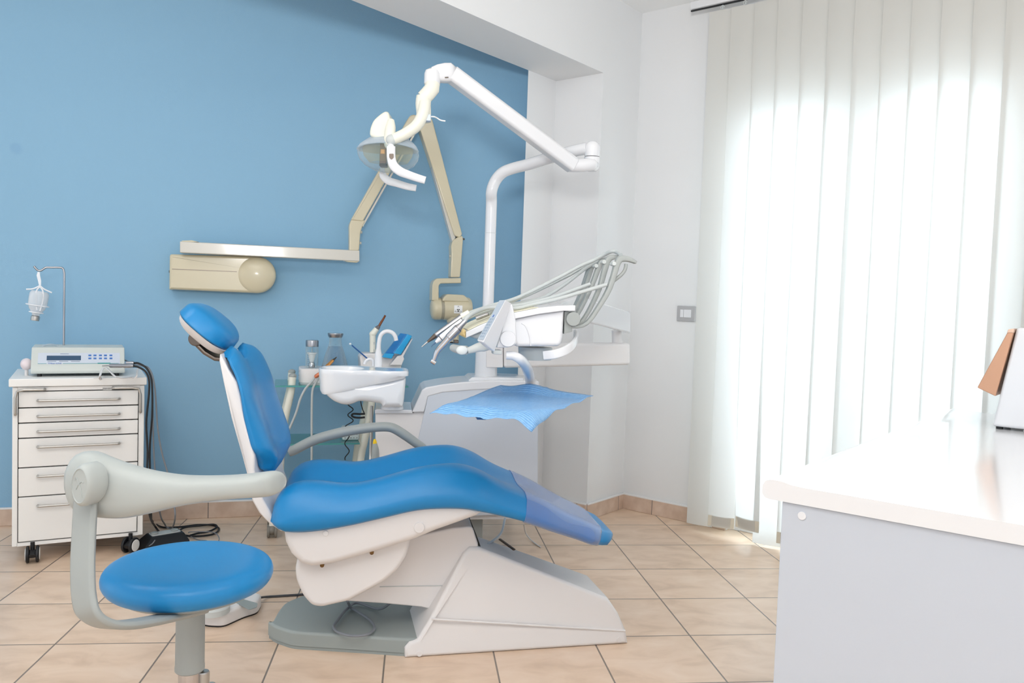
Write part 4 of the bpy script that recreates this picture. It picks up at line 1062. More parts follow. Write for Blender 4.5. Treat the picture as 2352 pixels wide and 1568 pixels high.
o_ = finish(bm, 'volume_marks', INKK, jar); o_['kind'] = 'stuff'
fc_ = TR(TR.uz(769, 838, .14)[0], .14, st); fh = TR.uz(769, 765, .14)[1] - st
fpw = lambda px: px * 3.75 / FPX
fl_ = thing('glass_flask', fc_, 'conical glass flask with steel collar half filled with clear liquid', 'flask')
bm = BM(); pf = [(fpw(27), .002), (fpw(29.5), .006), (fpw(29.5), .012), (fpw(22), fh * .42), (fpw(16), fh * .63), (fpw(14), fh * .76), (fpw(14.5), fh * .86), (fpw(16.5), fh * .92)]
lathe(bm, cr(pf, 4), fc_, Z, 40); finish(bm, 'flask_glass', GLASS, fl_)
bm = BM(); lathe(bm, [(0, fh * .88), (fpw(15.5), fh * .88), (fpw(17), fh * .93), (fpw(18), fh * .98), (fpw(17.6), fh), (0, fh)], fc_, Z, 36); finish(bm, 'collar', STEEL, fl_)
bm = BM(); lathe(bm, [(0, .008), (fpw(27.8), .008), (fpw(27.8), .013), (fpw(21), fh * .42), (fpw(15.6), fh * .62), (0, fh * .62)], fc_, Z, 36); finish(bm, 'liquid', WATER, fl_)
bm = BM(); lathe(bm, [(0, .0003), (fpw(30.5), .0003), (fpw(30.5), .006), (fpw(29), .008), (0, .008)], fc_, Z, 36); finish(bm, 'flask_foot', BLACK, fl_)
bm = BM()
for k in range(5):
    h_ = fh * (.2 + k * .12); r_ = fpw(26 - 3.4 * k); strip(bm, [fc_ - TR.v * r_ + Z * h_ - TR.u * .004, fc_ - TR.v * r_ + Z * h_ + TR.u * .003], .0012, .0006, Z)
o_ = finish(bm, 'volume_marks', INKK, fl_); o_['kind'] = 'stuff'
# orange scaler handpieces with hoses
def tube3(pts, r, n=6, seg=10):
    bm = BM(); tube(bm, [V3(p) for p in cr([tuple(p) for p in pts], n)], r, seg); return bm
oh = thing('scaler_handpiece', tp(757, 834, .03), 'slim orange scaler handpiece with steel tip leaning in front of the flask', 'handpiece')
a_, b_ = tp(742, 850, .015), tp(764, 828, .06)
bm = BM(); lathe(bm, [(0, 0), (.006, 0), (.0085, .008), (.009, .02), (.0075, (b_ - a_).length), (0, (b_ - a_).length)], a_, b_ - a_, 18); finish(bm, 'grip', ORANGE, oh)
c_ = tp(773, 820, .08); bm = BM(); cyl(bm, b_ - (b_ - a_).normalized() * .002, c_, .0062, 12, r2=.0016); finish(bm, 'tip', DARKM, oh)
finish(tube3([a_, tp(733, 866, .005), tp(722, 884, -.006), tp(717, 902, -.012), tp(716, 960, -.012), tp(716, 1040, -.012), tp(715, 1100, 0), tp(714, 1190, .02)], .0052), 'hose', HOSE, oh)
oh2 = thing('polishing_handpiece', tp(728, 860, 0), 'orange handpiece hanging at the edge of the basin with grey hose', 'handpiece')
a_, b_ = tp(723, 866, -.02), tp(737, 856, -.025)
bm = BM(); lathe(bm, [(0, 0), (.006, 0), (.009, .006), (.009, .016), (.0075, (b_ - a_).length), (0, (b_ - a_).length)], a_, b_ - a_, 18); finish(bm, 'grip', mat('salmon_metal', (214, 130, 96), .3, metal=.5), oh2)
finish(tube3([a_, tp(716, 876, -.022), tp(702, 892, -.022), tp(690, 915, -.02), tp(681, 945, -.02), tp(671, 970, -.02), tp(660, 995, -.02), tp(654, 1018, -.02), tp(650, 1070, -.01), tp(645, 1180, .01)], .0052), 'hose', HOSE, oh2)
# curing light in its stand, blue boxes, stick
cs = thing('curing_light_stand', tp(872, 850, .12), 'white angular stand for the curing light behind the basin', 'stand')
lo = [TR.uz(x, y, .1) for x, y in ((828, 838), (826, 818), (833, 811), (862, 811), (880, 816), (922, 812), (927, 824), (922, 838))]
zs = shz + .0008
lo = [(lo[0][0], zs)] + lo[:-1] + [(lo[-1][0], lo[-1][1]), (lo[-1][0] - .01, zs)]
bm = BM(); rprism(bm, rnd(lo, .008, 3), .09, .21, uvz(TR), .008, 3); finish(bm, 'stand_body', SATW, cs)
cl = thing('curing_light', tp(856, 790, .15), 'white cordless curing light with amber tip standing behind the tap', 'curing light')
bq, tq_ = tp(856, 809, .12), tp(856, 770, .12)
bm = BM(); cyl(bm, bq, tq_, .0142, 20, .002); hb = finish(bm, 'handle', CREAMW, cl)
bm = BM(); k_ = tp(857, 763, .12); ell(bm, tq_ + Z * .006, TR.u * .016, TR.v * .016, Z * .016); cyl(bm, tq_ + Z * .006, tp(866, 754, .12), .0155, 20, .003, r2=.0125); finish(bm, 'light_neck', CREAMW, cl)
bm = BM(); cyl(bm, tp(865, 755, .12), tp(871, 748.5, .12), .0125, 18, r2=.0075); finish(bm, 'nose_ring', mat('taupe_ring', (110, 108, 110), .4), cl)
finish(tube3([tp(870, 750, .12), tp(875, 741, .12), tp(880, 733, .12), tp(885, 724, .115)], [.006, .0058, .0052, .0046]), 'light_tip', AMBER, cl)
bm = BM(); pz = [tp(858.5, y, .1058) for y in (788, 800)]
finish(tube3([tp(859, 785, .1062), tp(859, 791, .1062)], .0009, 2, 6), 'printed_mark', MATS['grey_print'], hb)
bm = BM(); tube(bm, [tp(858, 808, .1062), tp(859, 801, .1062), tp(860, 808, .1062)], .0008, 6); finish(bm, 'printed_mark', MATS['grey_print'], hb)
bb = thing('blue_shield_box', tp(912, 795, .07), 'bright blue hinged plastic box tilted behind the basin tap', 'box')
fa = [TR.uz(x, y, .075) for x, y in ((879, 818), (920, 765), (934, 767), (908, 803), (905, 814), (899, 822))]
bm = BM(); rprism(bm, fa, .0715, .0885, uvz(TR), .001, 2); finish(bm, 'box_base', BLUEB2, bb)
fa = [TR.uz(x, y, .05) for x, y in ((904, 811), (936, 767), (946, 771), (943, 777), (920, 814))]
bm = BM(); rprism(bm, fa, .042, .074, uvz(TR), .003, 2); finish(bm, 'box_lid', BLUEB, bb)
bm = BM(); rprism(bm, [TR.uz(x, y, .05) for x, y in ((878, 820), (884, 811), (905, 812), (899, 823))], .04, .076, uvz(TR), .002, 2); finish(bm, 'box_end', BLUEB, bb)
bm = BM(); rprism(bm, [TR.uz(x, y, .06) for x, y in ((895, 838), (912, 817), (921, 815), (945, 777), (947, 779), (926, 818), (928, 824), (922, 838))], .052, .088, uvz(TR), .003, 2); finish(bm, 'box_tray', SATW, bb)
bk = thing('micro_brush', tp(824, 806, .06), 'blue micro brush stick with white tip leaning behind the basin', 'brush')
bm = BM(); cyl(bm, tp(846, 825, .07), tp(808, 792.5, .07), .0032, 10); finish(bm, 'stick', NAVY, bk)
bm = BM(); ell(bm, tp(804.5, 789.5, .07), TR.u * .0055, TR.v * .005, Z * .005); finish(bm, 'brush_tip', mat('cotton_white', (226, 236, 244), .8), bk)
# lower shelf and cords
pb = thing('perforated_box', tp(805, 1010, .1), 'white perforated plastic box on the lower glass shelf', 'box')
q0 = TR.loc(F(786, 1012, sh2 + .0005)); u0 = q0[0]; u1 = TR.uz(826, 1000, q0[1])[0]
bm = BM(); box(bm, TR, u0, u1, q0[1], q0[1] + .09, sh2 + .0006, sh2 + .06, .01, 3); pbb = finish(bm, 'box_body', mat('milky_plastic', (216, 224, 224), .4), pb)
bm = BM()
for k in range(5):
    for j in range(2): cyl(bm, TR(u0 + (u1 - u0) * (.16 + .17 * k), q0[1] + .001, sh2 + .014 + .016 * j), TR(u0 + (u1 - u0) * (.16 + .17 * k), q0[1] - .0008, sh2 + .014 + .016 * j), .003, 8)
h_ = finish(bm, 'holes', BASEG, pbb); h_['kind'] = 'stuff'
co = thing('coiled_cord', tp(803, 950, .0), 'black coiled cord hanging behind the basin', 'cord')
pts = [tp(805 + 6 * math.cos(i * .8), 915 + i * 3.2, -.03 + .012 * math.sin(i * .8)) for i in range(18)]
pts += [tp(797 + 5 * math.cos(i * .8 + 1), 972 + i * 4.4, -.03 + .012 * math.sin(i * .8)) for i in range(1, 20)]
finish(tube3(pts, .0024, 4, 8), 'cord', BLACK, co)
bl2 = thing('black_loop_tool', tp(822, 955, .0), 'black looped handle of a tool hanging on the trolley leg', 'tool')
finish(tube3([tp(838, 958, -.012), tp(826, 959, -.012), tp(814, 958, -.012), tp(808, 954, -.012), tp(812, 950, -.012), tp(826, 950.5, -.012), tp(838, 950, -.012)], .0045, 5, 8), 'loop', BLACK, bl2)
finish(tube3([tp(838, 951, -.012), tp(833, 940, -.012), tp(829, 925, -.012), tp(828, 912, .01)], .0022, 5, 8), 'cord', BLACK, bl2)

# ------------------------------------------------------------------ treatment unit
UY = 3.3
UN = Frame(W(1000, 1000, UY), CH.u)
def un(x, y, v=0.): q = UN.uz(x, y, v); return (q[0], q[1])
def up(x, y, v=0.): q = UN.uz(x, y, v); return UN(q[0], v, q[1])
UD = .26
tu = thing('treatment_unit', UN(un(1050, 1000)[0], UD / 2, .0), 'white and grey dental unit cabinet with lamp column behind the patient chair', 'dental unit')
bz = .19
body = [un(*p) for p in ((862, 949), (950, 949), (972, 910), (986, 905), (1094, 884), (1150, 881), (1238, 884))]
b1 = un(1235, 1110); body = [(body[0][0] + .01, bz)] + body[:1] + body[1:] + [(b1[0] - .002, bz + .08), (b1[0] - .012, bz)]
bm = BM(); rprism(bm, rnd(body, .006, 2), .012, UD - .012, uvz(UN), .004, 2); ub = finish(bm, 'cabinet', SATW, tu)
pan = [un(*p) for p in ((983, 908), (1016, 899), (1094, 893), (1160, 890), (1236, 890))]
pan = pan + [(b1[0], b1[1]), (b1[0] - .006, bz + .03), (un(940, 1100)[0], bz + .01), un(961, 1006)]
bm = BM(); rprism(bm, rnd(pan, .004, 2), -.004, .02, uvz(UN), .003, 2, r1=0); finish(bm, 'side_panel', PANEL, tu)
cov_o = [un(*p) for p in ((946, 946), (969, 895), (978, 889), (1016, 882), (1060, 877), (1094, 875), (1150, 873), (1238, 875), (1238, 892), (1160, 892), (1094, 895), (1016, 901), (983, 910), (974, 946))]
bm = BM(); rprism(bm, rnd(cov_o, .004, 2), -.008, UD, uvz(UN), .006, 3); finish(bm, 'top_cover', GLOSSW, tu)
# inner trim line
blk = [un(*p) for p in ((861, 949), (861, 941), (866, 939), (946, 941), (948, 949))]
bm = BM(); rprism(bm, blk, -.003, UD - .005, uvz(UN), .003, 2); finish(bm, 'basin_deck', GLOSSW, tu)
bm = BM(); cl0 = UN(un(1050, 1000)[0], UD / 2, 0); box(bm, UN, un(1010, 1000)[0], un(1120, 1000)[0], .06, UD - .06, 0.0, bz + .02, .01, 2); finish(bm, 'pedestal', GREYP, tu)
# column
cv = .12
cz0 = un(1117, 868, cv)[1]; ccu = un(1116.5, 840, cv)[0]
plate = [un(*p) for p in ((1078, 874), (1086, 868), (1150, 868), (1205, 870), (1205, 877), (1078, 879))]
bm = BM(); rprism(bm, plate, .03, .23, uvz(UN), .004, 2); finish(bm, 'column_plate', GLOSSW, tu)
top_z = un(1116, 792, cv)[1]
bm = BM(); lathe(bm, [(0, 0), (.0485, 0), (.0485, .004), (.0475, .03), (.0465, top_z - cz0 - .004), (.044, top_z - cz0), (0, top_z - cz0)], UN(ccu, cv, cz0), Z, 40); finish(bm, 'column_base', GLOSSW, tu)
kn_ = W(1358, 345, 3.22)
pz = [UN(ccu, cv, top_z - .02)] + [up(x, y, cv) for x, y in ((1122, 690), (1124, 560), (1126, 470))]
for p in pz: p.x, p.y = pz[0].x, pz[0].y
pz += [W(1129, 440, 3.42), W(1138, 415, 3.42), W(1155, 396, 3.41), W(1180, 386, 3.40), W(1215, 377, 3.37), W(1260, 363, 3.32), W(1310, 349, 3.26), W(1350, 340, 3.22)]
bm = BM(); tube(bm, [V3(p) for p in cr([tuple(p) for p in pz], 6)], .0235, 20); finish(bm, 'lamp_column', GLOSSW, tu)
bm = BM(); q = pz[3]; lathe(bm, [(0, -.001), (.0238, -.001), (.0238, .001), (0, .001)], up(1124, 540, cv) * 0 + V3((pz[0].x, pz[0].y, un(1124, 535, cv)[1])), Z, 28); finish(bm, 'column_seam', LGREY, tu)
bm = BM(); lathe(bm, [(0, -.005), (.029, -.005), (.031, .004), (.031, .032), (.026, .046), (.014, .054), (0, .056)], W(1360, 357, 3.22), Z, 28); finish(bm, 'column_knuckle', GLOSSW, tu)
tb_ = W(1350, 340, 3.22); 

# ------------------------------------------------------------------ operating lamp
ol = thing('operating_lamp', W(1360, 358, 3.22), 'white dental operating lamp on a long slanted arm above the chair', 'dental lamp')
k0 = W(1360, 361, 3.22)
bm = BM(); lathe(bm, [(0, -.055), (.02, -.054), (.029, -.046), (.031, -.036), (.031, -.001), (0, -.001)], k0, Z, 28); finish(bm, 'pivot', GLOSSW, ol)
gap0 = k0 - Z * .0005
bm = BM(); lathe(bm, [(0, -.001), (.027, -.001), (.027, .0012), (0, .0012)], k0, Z, 28); finish(bm, 'pivot_gap', BLACK, ol)
a1 = W(1312, 376, 3.18); a0 = W(1040, 172, 2.98)
bm = BM(); strip(bm, [W(1378, 380, 3.2), W(1350, 381, 3.19), W(1330, 382, 3.185), W(1311, 380, 3.18)], .046, .03, Z, .4); bm.free()
bm = BM(); rg = []
for x, y, h_, d_, Y in ((1374, 379, .012, .012, 3.21), (1365, 378, .022, .022, 3.2), (1345, 379, .026, .024, 3.19), (1325, 380, .026, .024, 3.185), (1308, 382, .022, .022, 3.18), (1302, 380, .014, .014, 3.18)):
    c_ = W(x, y, Y); rg.append([c_ + Z * math.cos(t) * h_ + V3((0, 1, 0)) * math.sin(t) * d_ for t in [2 * PI * i / 20 for i in range(20)]])
ring_faces(bm, rg); finish(bm, 'arm_end', GLOSSW, ol, sharp=70)
ad = (a1 - a0).normalized(); an = (Z - ad * ad.z).normalized()
sd = ad.cross(an)
hw, hh_ = .029, .03
bm = BM(); t = BM(); ring_faces(t, [[a0 + ad * s + an * a + sd * b for a, b in ((hh_, hw * .55), (hh_, -hw * .55), (hh_ * .6, -hw), (-hh_ * .75, -hw), (-hh_, -hw * .7), (-hh_, hw * .7), (-hh_ * .75, hw), (hh_ * .6, hw))] for s in (-.006, (a1 - a0).length * .5, (a1 - a0).length + .012)])
bmesh.ops.recalc_face_normals(t, faces=t.faces); bevel(t, .004, 2, 25); join(bm, t); oa = finish(bm, 'spring_arm', GLOSSW, ol)
e0 = W(993, 177, 2.94)
bm = BM(); lathe(bm, [(0, -.026), (.0285, -.026), (.029, -.02), (.029, .01), (.025, .022), (.012, .03), (0, .031)], e0, Z, 28); finish(bm, 'elbow', GLOSSW, ol)
bm = BM(); rg = []
for x, y, h_, d_, Y in ((992, 172, .026, .024, 2.94), (1005, 169, .03, .027, 2.95), (1022, 168, .034, .029, 2.965), (1036, 168, .034, .03, 2.975), (1048, 173, .026, .027, 2.985)):
    c_ = W(x, y, Y); rg.append([c_ + Z * math.copysign(abs(math.cos(t)) ** .6, math.cos(t)) * h_ + V3((0, 1, 0)) * math.copysign(abs(math.sin(t)) ** .6, math.sin(t)) * d_ for t in [2 * PI * i / 24 for i in range(24)]])
ring_faces(bm, rg); finish(bm, 'elbow_link', GLOSSW, ol, sharp=70)
bm = BM(); strip(bm, [W(1022, 178, 2.938), W(1030, 177.5, 2.942)], .004, .002, Z); finish(bm, 'slot', DARKM, ol)
LY = 2.93
bm = BM(); tube(bm, [W(993, 190, 2.94), W(992, 204, LY), W(982, 216, LY), W(972, 226, LY)], [.0275, .0275, .027, .026], 24); finish(bm, 'swivel_joint', CREAMW, ol)
bm = BM(); tube(bm, [V3(p) for p in cr([tuple(p) for p in (W(974, 222, LY), W(972, 238, LY), W(973, 255, LY), W(974, 280, LY))], 4)], [.0275, .0275, .0265, .0255], 24); finish(bm, 'swivel_body', CREAMW, ol)
bm = BM(); box(bm, Frame(W(981, 272, LY - .015), (1, .1, 0)), -.01, .013, -.014, .014, W(981, 281, LY).z, W(981, 266, LY).z, .003, 2); finish(bm, 'cable_clip', PAPERP, ol)
bm = tube3([W(988, 268, LY - .01), W(997, 268, LY - .01), W(1004, 271, LY), W(1012, 276, LY), W(1023, 278, LY)], .0025, 5, 8); finish(bm, 'loose_cable', STICK, ol)
bm = tube3([W(975, 236, LY - .012), W(974, 250, LY - .02), W(969, 268, LY - .024), W(956, 289, LY - .024), W(936, 304, LY - .024), W(915, 315, LY - .024), W(901, 320, LY - .024)], [.021, .021, .021, .0205, .02, .0195, .019], 6, 20); finish(bm, 'lamp_yoke', CREAMW, ol)
bm = BM(); ell(bm, W(899, 321, LY - .025), V3((.0205, 0, 0)), V3((0, .022, 0)), Z * .0205); finish(bm, 'yoke_cap', LGREY, ol)
# lamp head
lc = W(889, 330, LY + .04)
hs = Frame(lc, (1, 0, 0))
def lq(x, y, Y=LY + .04): p = W(x, y, Y); q = hs.loc(p); return (q[0], q[2])
bk_ = [lq(*p) for p in ((853, 318), (854, 300), (862, 281), (878, 267), (888, 261), (896, 262), (901, 281), (907, 308), (903, 320), (880, 326))]
bm = BM(); rprism(bm, rnd(bk_, .012, 4), -.045, .05, uvz(hs), .012, 5); bh = finish(bm, 'lamp_housing', CREAMW, ol, sharp=60)
pxm = (LY + .04) / FPX
def canopy(r0, pts, m, name, d=.62, cap=False):
    bm = BM(); rgs = []
    for x0, x1, y in pts:
        l = W(x0, y, LY + .04); r = W(x1, y, LY + .04); c_ = (l + r) / 2; hx = (r - l).length / 2
        sc_ = .016 if 343 < y < 348 else (.013 if 334 < y < 343 and name == 'reflector_shade' else (.01 if 348 < y < 358 else 0))
        rgs.append([c_ + V3((math.cos(t) * hx, math.sin(t) * hx * d, sc_ * max(0, -math.sin(t)) ** 1.5)) for t in [2 * PI * i / 40 for i in range(40)]])
    ring_faces(bm, rgs, cap0=cap, cap1=cap); return finish(bm, name, m, ol, sharp=60)
canopy(0, [(858, 930, 314), (848, 938, 318), (836, 949, 326), (826, 957, 335), (819, 962, 345), (821, 960, 347), (828, 955, 336), (840, 946, 328), (858, 930, 318)], FROST, 'reflector_shade')
canopy(0, [(820, 961, 346), (821, 963, 356), (826, 960, 368), (838, 950, 381), (856, 930, 391), (876, 912, 396)], LENS, 'lens_bowl')
canopy(0, [(838, 944, 330), (832, 950, 345), (836, 946, 360), (848, 936, 374)], glassmat('amber_reflector', (214, 200, 160), (250, 248, 240), .86, .06), 'inner_reflector')
bm = BM(); box(bm, hs, lq(874, 360)[0], lq(889, 360)[0], -.02, .02, lq(881, 382)[1], lq(881, 332)[1], .002, 1); so = finish(bm, 'bulb_socket', mat('smoked_brown_glass', (120, 96, 84), .25, coat=.4), ol)
bm = BM(); box(bm, hs, lq(874, 360)[0], lq(889, 360)[0], -.0215, .0215, lq(881, 383)[1], lq(881, 377)[1]); finish(bm, 'socket_base', BLACK, so)
bm = BM(); box(bm, hs, lq(876, 360)[0], lq(886, 360)[0], -.0225, -.018, lq(881, 356)[1], lq(881, 345)[1], .001, 1); finish(bm, 'bulb', ORANGE, so)
HY = LY - .075
bm = BM(); strip(bm, [V3(p) for p in cr([tuple(p) for p in (W(898, 334, HY + .03), W(898, 345, HY + .01), W(899, 362, HY), W(903, 380, HY), W(915, 393, HY), W(935, 401, HY), W(960, 409, HY), W(977, 414, HY))], 5)], .03, .014, V3((.55, 0, 1)).normalized() if False else V3((1, 0, .35)).normalized(), .35)
bm.free()
bm = tube3([W(898, 276, LY - .005), W(897, 292, LY - .012), W(895, 310, LY - .018), W(893, 330, LY - .012), W(892, 336, LY)], [.012, .0185, .02, .018, .012], 5, 20); finish(bm, 'housing_neck', CREAMW, ol)
sm_ = [W(x, y, LY - .0065) for x, y in ((862, 285), (880, 283), (902, 283))]
hn = [(898, 336, 20), (898, 350, 20), (899, 365, 20), (904, 380, 21), (918, 393, 21), (937, 401, 19), (960, 409, 18), (977, 414, 17)]
def handle(name, pts, Y, m):
    P_ = [W(x, y, Y) for x, y, w in pts]; bm = BM(); ws = [w * Y / FPX * .5 for *_, w in pts]
    C = cr([(*p, w) for p, w in zip([tuple(q) for q in P_], ws)], 5)
    tube(bm, [V3(c[:3]) for c in C], [c[3] for c in C], 20, flat=.55, ref=V3((0, 1, 0))); return finish(bm, name, m, ol, sharp=60)
hd_ = handle('handle', hn, HY, GLOSSW)
handle('handle', [(878, 396, 15), (881, 405, 17), (892, 415, 18), (912, 421, 17), (935, 428, 16), (956, 432, 15)], LY + .13, GLOSSW)
bm = BM(); rprism(bm, rnd([lq(895, 354, HY), lq(905, 354, HY), lq(905, 363, HY), lq(900, 368, HY), lq(895, 363, HY)], .003, 3), hs.loc(W(900, 360, HY))[1] - .0105, hs.loc(W(900, 360, HY))[1], uvz(hs), 0); finish(bm, 'handle_switch', DARKM, hd_)
bm = BM(); cyl(bm, W(898, 338, HY + .01), W(894, 330, LY + .03), .012, 14); finish(bm, 'handle_mount', GLOSSW, ol)
bm = BM(); cyl(bm, W(878, 397, LY + .13), W(880, 345, LY + .05), .009, 12); finish(bm, 'handle_mount', GLOSSW, ol)

# ------------------------------------------------------------------ spittoon basin
BY = 3.16
SB = Frame(W(835, 850, BY), CH.u)
def sb(x, y, v=0.): q = SB.uz(x, y, v); return (q[0], q[1])
bs_ = thing('spittoon_basin', SB(sb(900, 930, .1)[0], .12, sb(900, 937, .1)[1]), 'white ceramic spittoon basin with curved tap beside the backrest', 'basin')
# plan outline of the rim
xl, xr_, xm = sb(727, 855)[0], sb(938, 850)[0], sb(868, 850)[0]
rim = cr([(xl, .11), (xl + .012, .04), (xl + .05, .008), (xl + .13, .0), (xm - .03, .008), (xm + .02, -.005), (xr_ - .03, .0), (xr_, .03), (xr_, .13), (xr_ - .02, .165), (xm + .02, .17), (xm - .04, .2), (xl + .14, .225), (xl + .05, .21), (xl + .012, .17)], 5, True)
zr = sb(800, 850, 0)[1]
zlow = lambda u: sb(745, 908, 0)[1] + (sb(938, 868, 0)[1] - sb(745, 908, 0)[1]) * min(1, max(0, (u - sb(745, 908)[0]) / (xr_ - sb(745, 908)[0])))
def rlevel(ins, f):
    pl = inset(rim, ins); return [SB(u, v, f(u)) for u, v in pl]
zt2 = lambda u: zr + .006 * 0
bm = BM()
ring_faces(bm, [rlevel(.03, lambda u: zlow(u) + .004), rlevel(.012, lambda u: zlow(u)), rlevel(.006, lambda u: zlow(u) + .012), rlevel(.0, lambda u: zr - .02), rlevel(-.001, lambda u: zr - .006), rlevel(.003, lambda u: zr), rlevel(.007, lambda u: zr - .001)], cap1=False)
# hollow of the bowl
bc = (xl + .095, .112)
def bowl(k, dz): return [SB(bc[0] + .088 * k * math.cos(t), bc[1] + .092 * k * math.sin(t), zr + dz) for t in [2 * PI * i / len(rim) for i in range(len(rim))]]
n_ = len(rim)
# align bowl ring start with rim ordering by angle
def bowl_al(k, dz):
    out = []
    for u, v in inset(rim, .007):
        a = math.atan2(v - bc[1], u - bc[0]); out.append(SB(bc[0] + .085 * k * math.cos(a), bc[1] + .09 * k * math.sin(a), zr + dz))
    return out
ring_faces(bm, [rlevel(.007, lambda u: zr - .001), bowl_al(1.0, -.002), bowl_al(.93, -.012), bowl_al(.75, -.035), bowl_al(.4, -.05), bowl_al(.1, -.054)], cap0=False)
finish(bm, 'basin_bowl', CERAM, bs_, sharp=50)
low = [sb(*p, .03) for p in ((741, 880), (743, 900), (752, 911), (766, 922), (783, 929), (799, 931), (813, 927), (822, 922), (836, 922), (875, 927), (878, 936), (925, 936), (928, 920), (933, 866), (840, 880), (770, 872))]
bm = BM(); rprism(bm, rnd(low, .01, 3), .018, .2, uvz(SB), .03, 5); finish(bm, 'basin_underside', CERAM, bs_, sharp=60)
pc = SB(sb(901, 930, .1)[0], .11, 0); dz_ = un(901, 939, 0)[1]
p0z = UN.uz(901, 940, .0)[1]
bm = BM(); lathe(bm, [(0, 0), (.046, 0), (.047, .004), (.045, .012), (.0445, .05), (0, .05)], V3((pc.x, pc.y, p0z + .001)), Z, 36); finish(bm, 'pedestal', CERAM, bs_)
tv = .1
def sp3(x, y, v=tv): q = sb(x, y, v); return SB(q[0], v, q[1])
tapb = sp3(869, 842)
bm = tube3([tapb, sp3(869, 828), sp3(869, 812), sp3(869.5, 800), sp3(870.5, 786), sp3(874, 771), sp3(882, 762.5), sp3(892, 760.5), sp3(902, 764.5), sp3(908, 773), sp3(910, 782)], [.0155, .015, .0135, .0095, .0085, .0083, .0083, .0083, .0083, .0083, .0083], 6, 18); finish(bm, 'tap', GLOSSW, bs_)
bm = tube3([sp3(858, 840, .13), sp3(857, 828, .13), sp3(850, 824, .13), sp3(841, 828, .13), sp3(837, 836, .13)], .006, 5, 12); finish(bm, 'rinse_spout', GLOSSW, bs_)

# suction tube parked beside the cabinet
su = thing('suction_tube', W(862, 1030, 3.2), 'grey suction tube with yellow tip hanging beside the white cabinet', 'suction tube')
finish(tube3([W(862, 1052, 3.15), W(862, 1032, 3.15), W(861, 1018, 3.15)], [.0165, .014, .009], 4, 16), 'tube_handle', GREYP, su)
finish(tube3([W(861, 1019, 3.15), W(861, 1014, 3.15), W(860.5, 1008, 3.15)], [.0085, .0075, .004], 3, 12), 'tube_tip', YEL, su)
finish(tube3([W(862, 1050, 3.15), W(863, 1080, 3.15), W(868, 1120, 3.15), F(880, 1290, .012)], .008, 5, 10), 'suction_hose', CABG, su)
hv_ = thing('vacuum_hose', W(859, 980, 3.3), 'steel grey hose running straight down behind the trolley leg', 'hose')
finish(tube3([W(853.5, 932, 3.4), W(853, 980, 3.4), W(851, 1040, 3.4), W(849, 1100, 3.4), F(846, 1225, .02)], .0065, 4, 10), 'hose', ALU, hv_)

# ------------------------------------------------------------------ swing arm and instrument table
it = thing('instrument_table', W(1205, 765, 2.35), 'white delivery table with grey hose whips and slanted control panel', 'instrument table')
AYl, AYr = 3.44, 3.78
def arm_ring(x, yt, yb, Y, th): 
    a, b = W(x, yt, Y), W(x, yb, Y); n = V3((-.2, 1, 0)).normalized() * th; return [a - n, b - n, b + n, a + n]
bm = BM(); t = BM()
ring_faces(t, [arm_ring(1153, 786, 843, AYl, .042), arm_ring(1300, 787, 840, 3.62, .045), arm_ring(1441, 787, 836, AYr, .045)]); bmesh.ops.recalc_face_normals(t, faces=t.faces); bevel(t, .014, 4, 40); join(bm, t); finish(bm, 'swing_arm', SATW, it)
bm = BM(); q0 = W(1418, 789, 3.76); q1 = W(1416, 758, 3.75); cyl(bm, q0 - Z * .003, q1, .024, 24, r2=.022); finish(bm, 'arm_post', SATW, it)
bm = BM(); t = BM(); ring_faces(t, [arm_ring(1441, 716, 764, 3.77, .04), arm_ring(1388, 699, 750, 3.35, .038), arm_ring(1330, 679, 735, 2.9, .036), arm_ring(1288, 690, 745, 2.62, .034), arm_ring(1262, 712, 760, 2.52, .03)]); bmesh.ops.recalc_face_normals(t, faces=t.faces); bevel(t, .008, 3, 40); join(bm, t); finish(bm, 'spring_arm', GLOSSW, it)
bm = BM(); t = BM(); ring_faces(t, [arm_ring(1114, 787.5, 842, AYl - .01, .032), arm_ring(1151.5, 787.5, 842, AYl, .04)]); bmesh.ops.recalc_face_normals(t, faces=t.faces); bevel(t, .003, 2, 40); join(bm, t); finish(bm, 'arm_collar', SATW, tu)
TBY = 2.3
TB = Frame(W(1200, 760, TBY), CH.u)
def tb(x, y, v=0.): q = TB.uz(x, y, v); return (q[0], q[1])
def tbp(x, y, v=0.): q = TB.uz(x, y, v); return TB(q[0], v, q[1])
slab = [tb(*p) for p in ((1069.7, 776), (1070, 762), (1105, 745), (1140, 731), (1179, 718), (1238, 706.5), (1280, 702), (1321, 701), (1321, 714), (1296, 713.5), (1238, 721), (1179, 733), (1140, 746), (1105, 761))]
bm = BM(); rprism(bm, slab, -.004, .3, uvz(TB), .003, 3); finish(bm, 'tray_top', GLOSSW, it)
mt_ = [tb(*p) for p in ((1076, 758.5), (1105, 744.5), (1140, 730.5), (1179, 717.5), (1238, 706), (1238, 705), (1179, 716), (1140, 729), (1105, 743), (1076, 757))]
bm = BM(); rprism(bm, mt_, .012, .285, uvz(TB)); finish(bm, 'tray_mat', mat('cream_silicone', (238, 232, 206), .45), it)
bm = BM(); rprism(bm, rnd([tb(*p) for p in ((1071, 777), (1071, 758), (1062, 753), (1056, 757), (1057, 770))], .004), .0, .28, uvz(TB), .01, 4); finish(bm, 'front_bumper', mat('yellowed_plastic', (232, 208, 150), .4), it)
bod = [tb(*p, .012) for p in ((1168, 735), (1238, 720), (1297, 712), (1293, 776), (1290, 788), (1284, 795), (1186, 796), (1176, 780))]
bm = BM(); rprism(bm, rnd(bod, .006, 3), .01, .285, uvz(TB), .012, 4); bd_ = finish(bm, 'table_body', GLOSSW, it)
bod2 = [tb(*p, .012) for p in ((1075, 772), (1105, 760), (1168, 736), (1176, 782), (1168, 797), (1120, 788))]
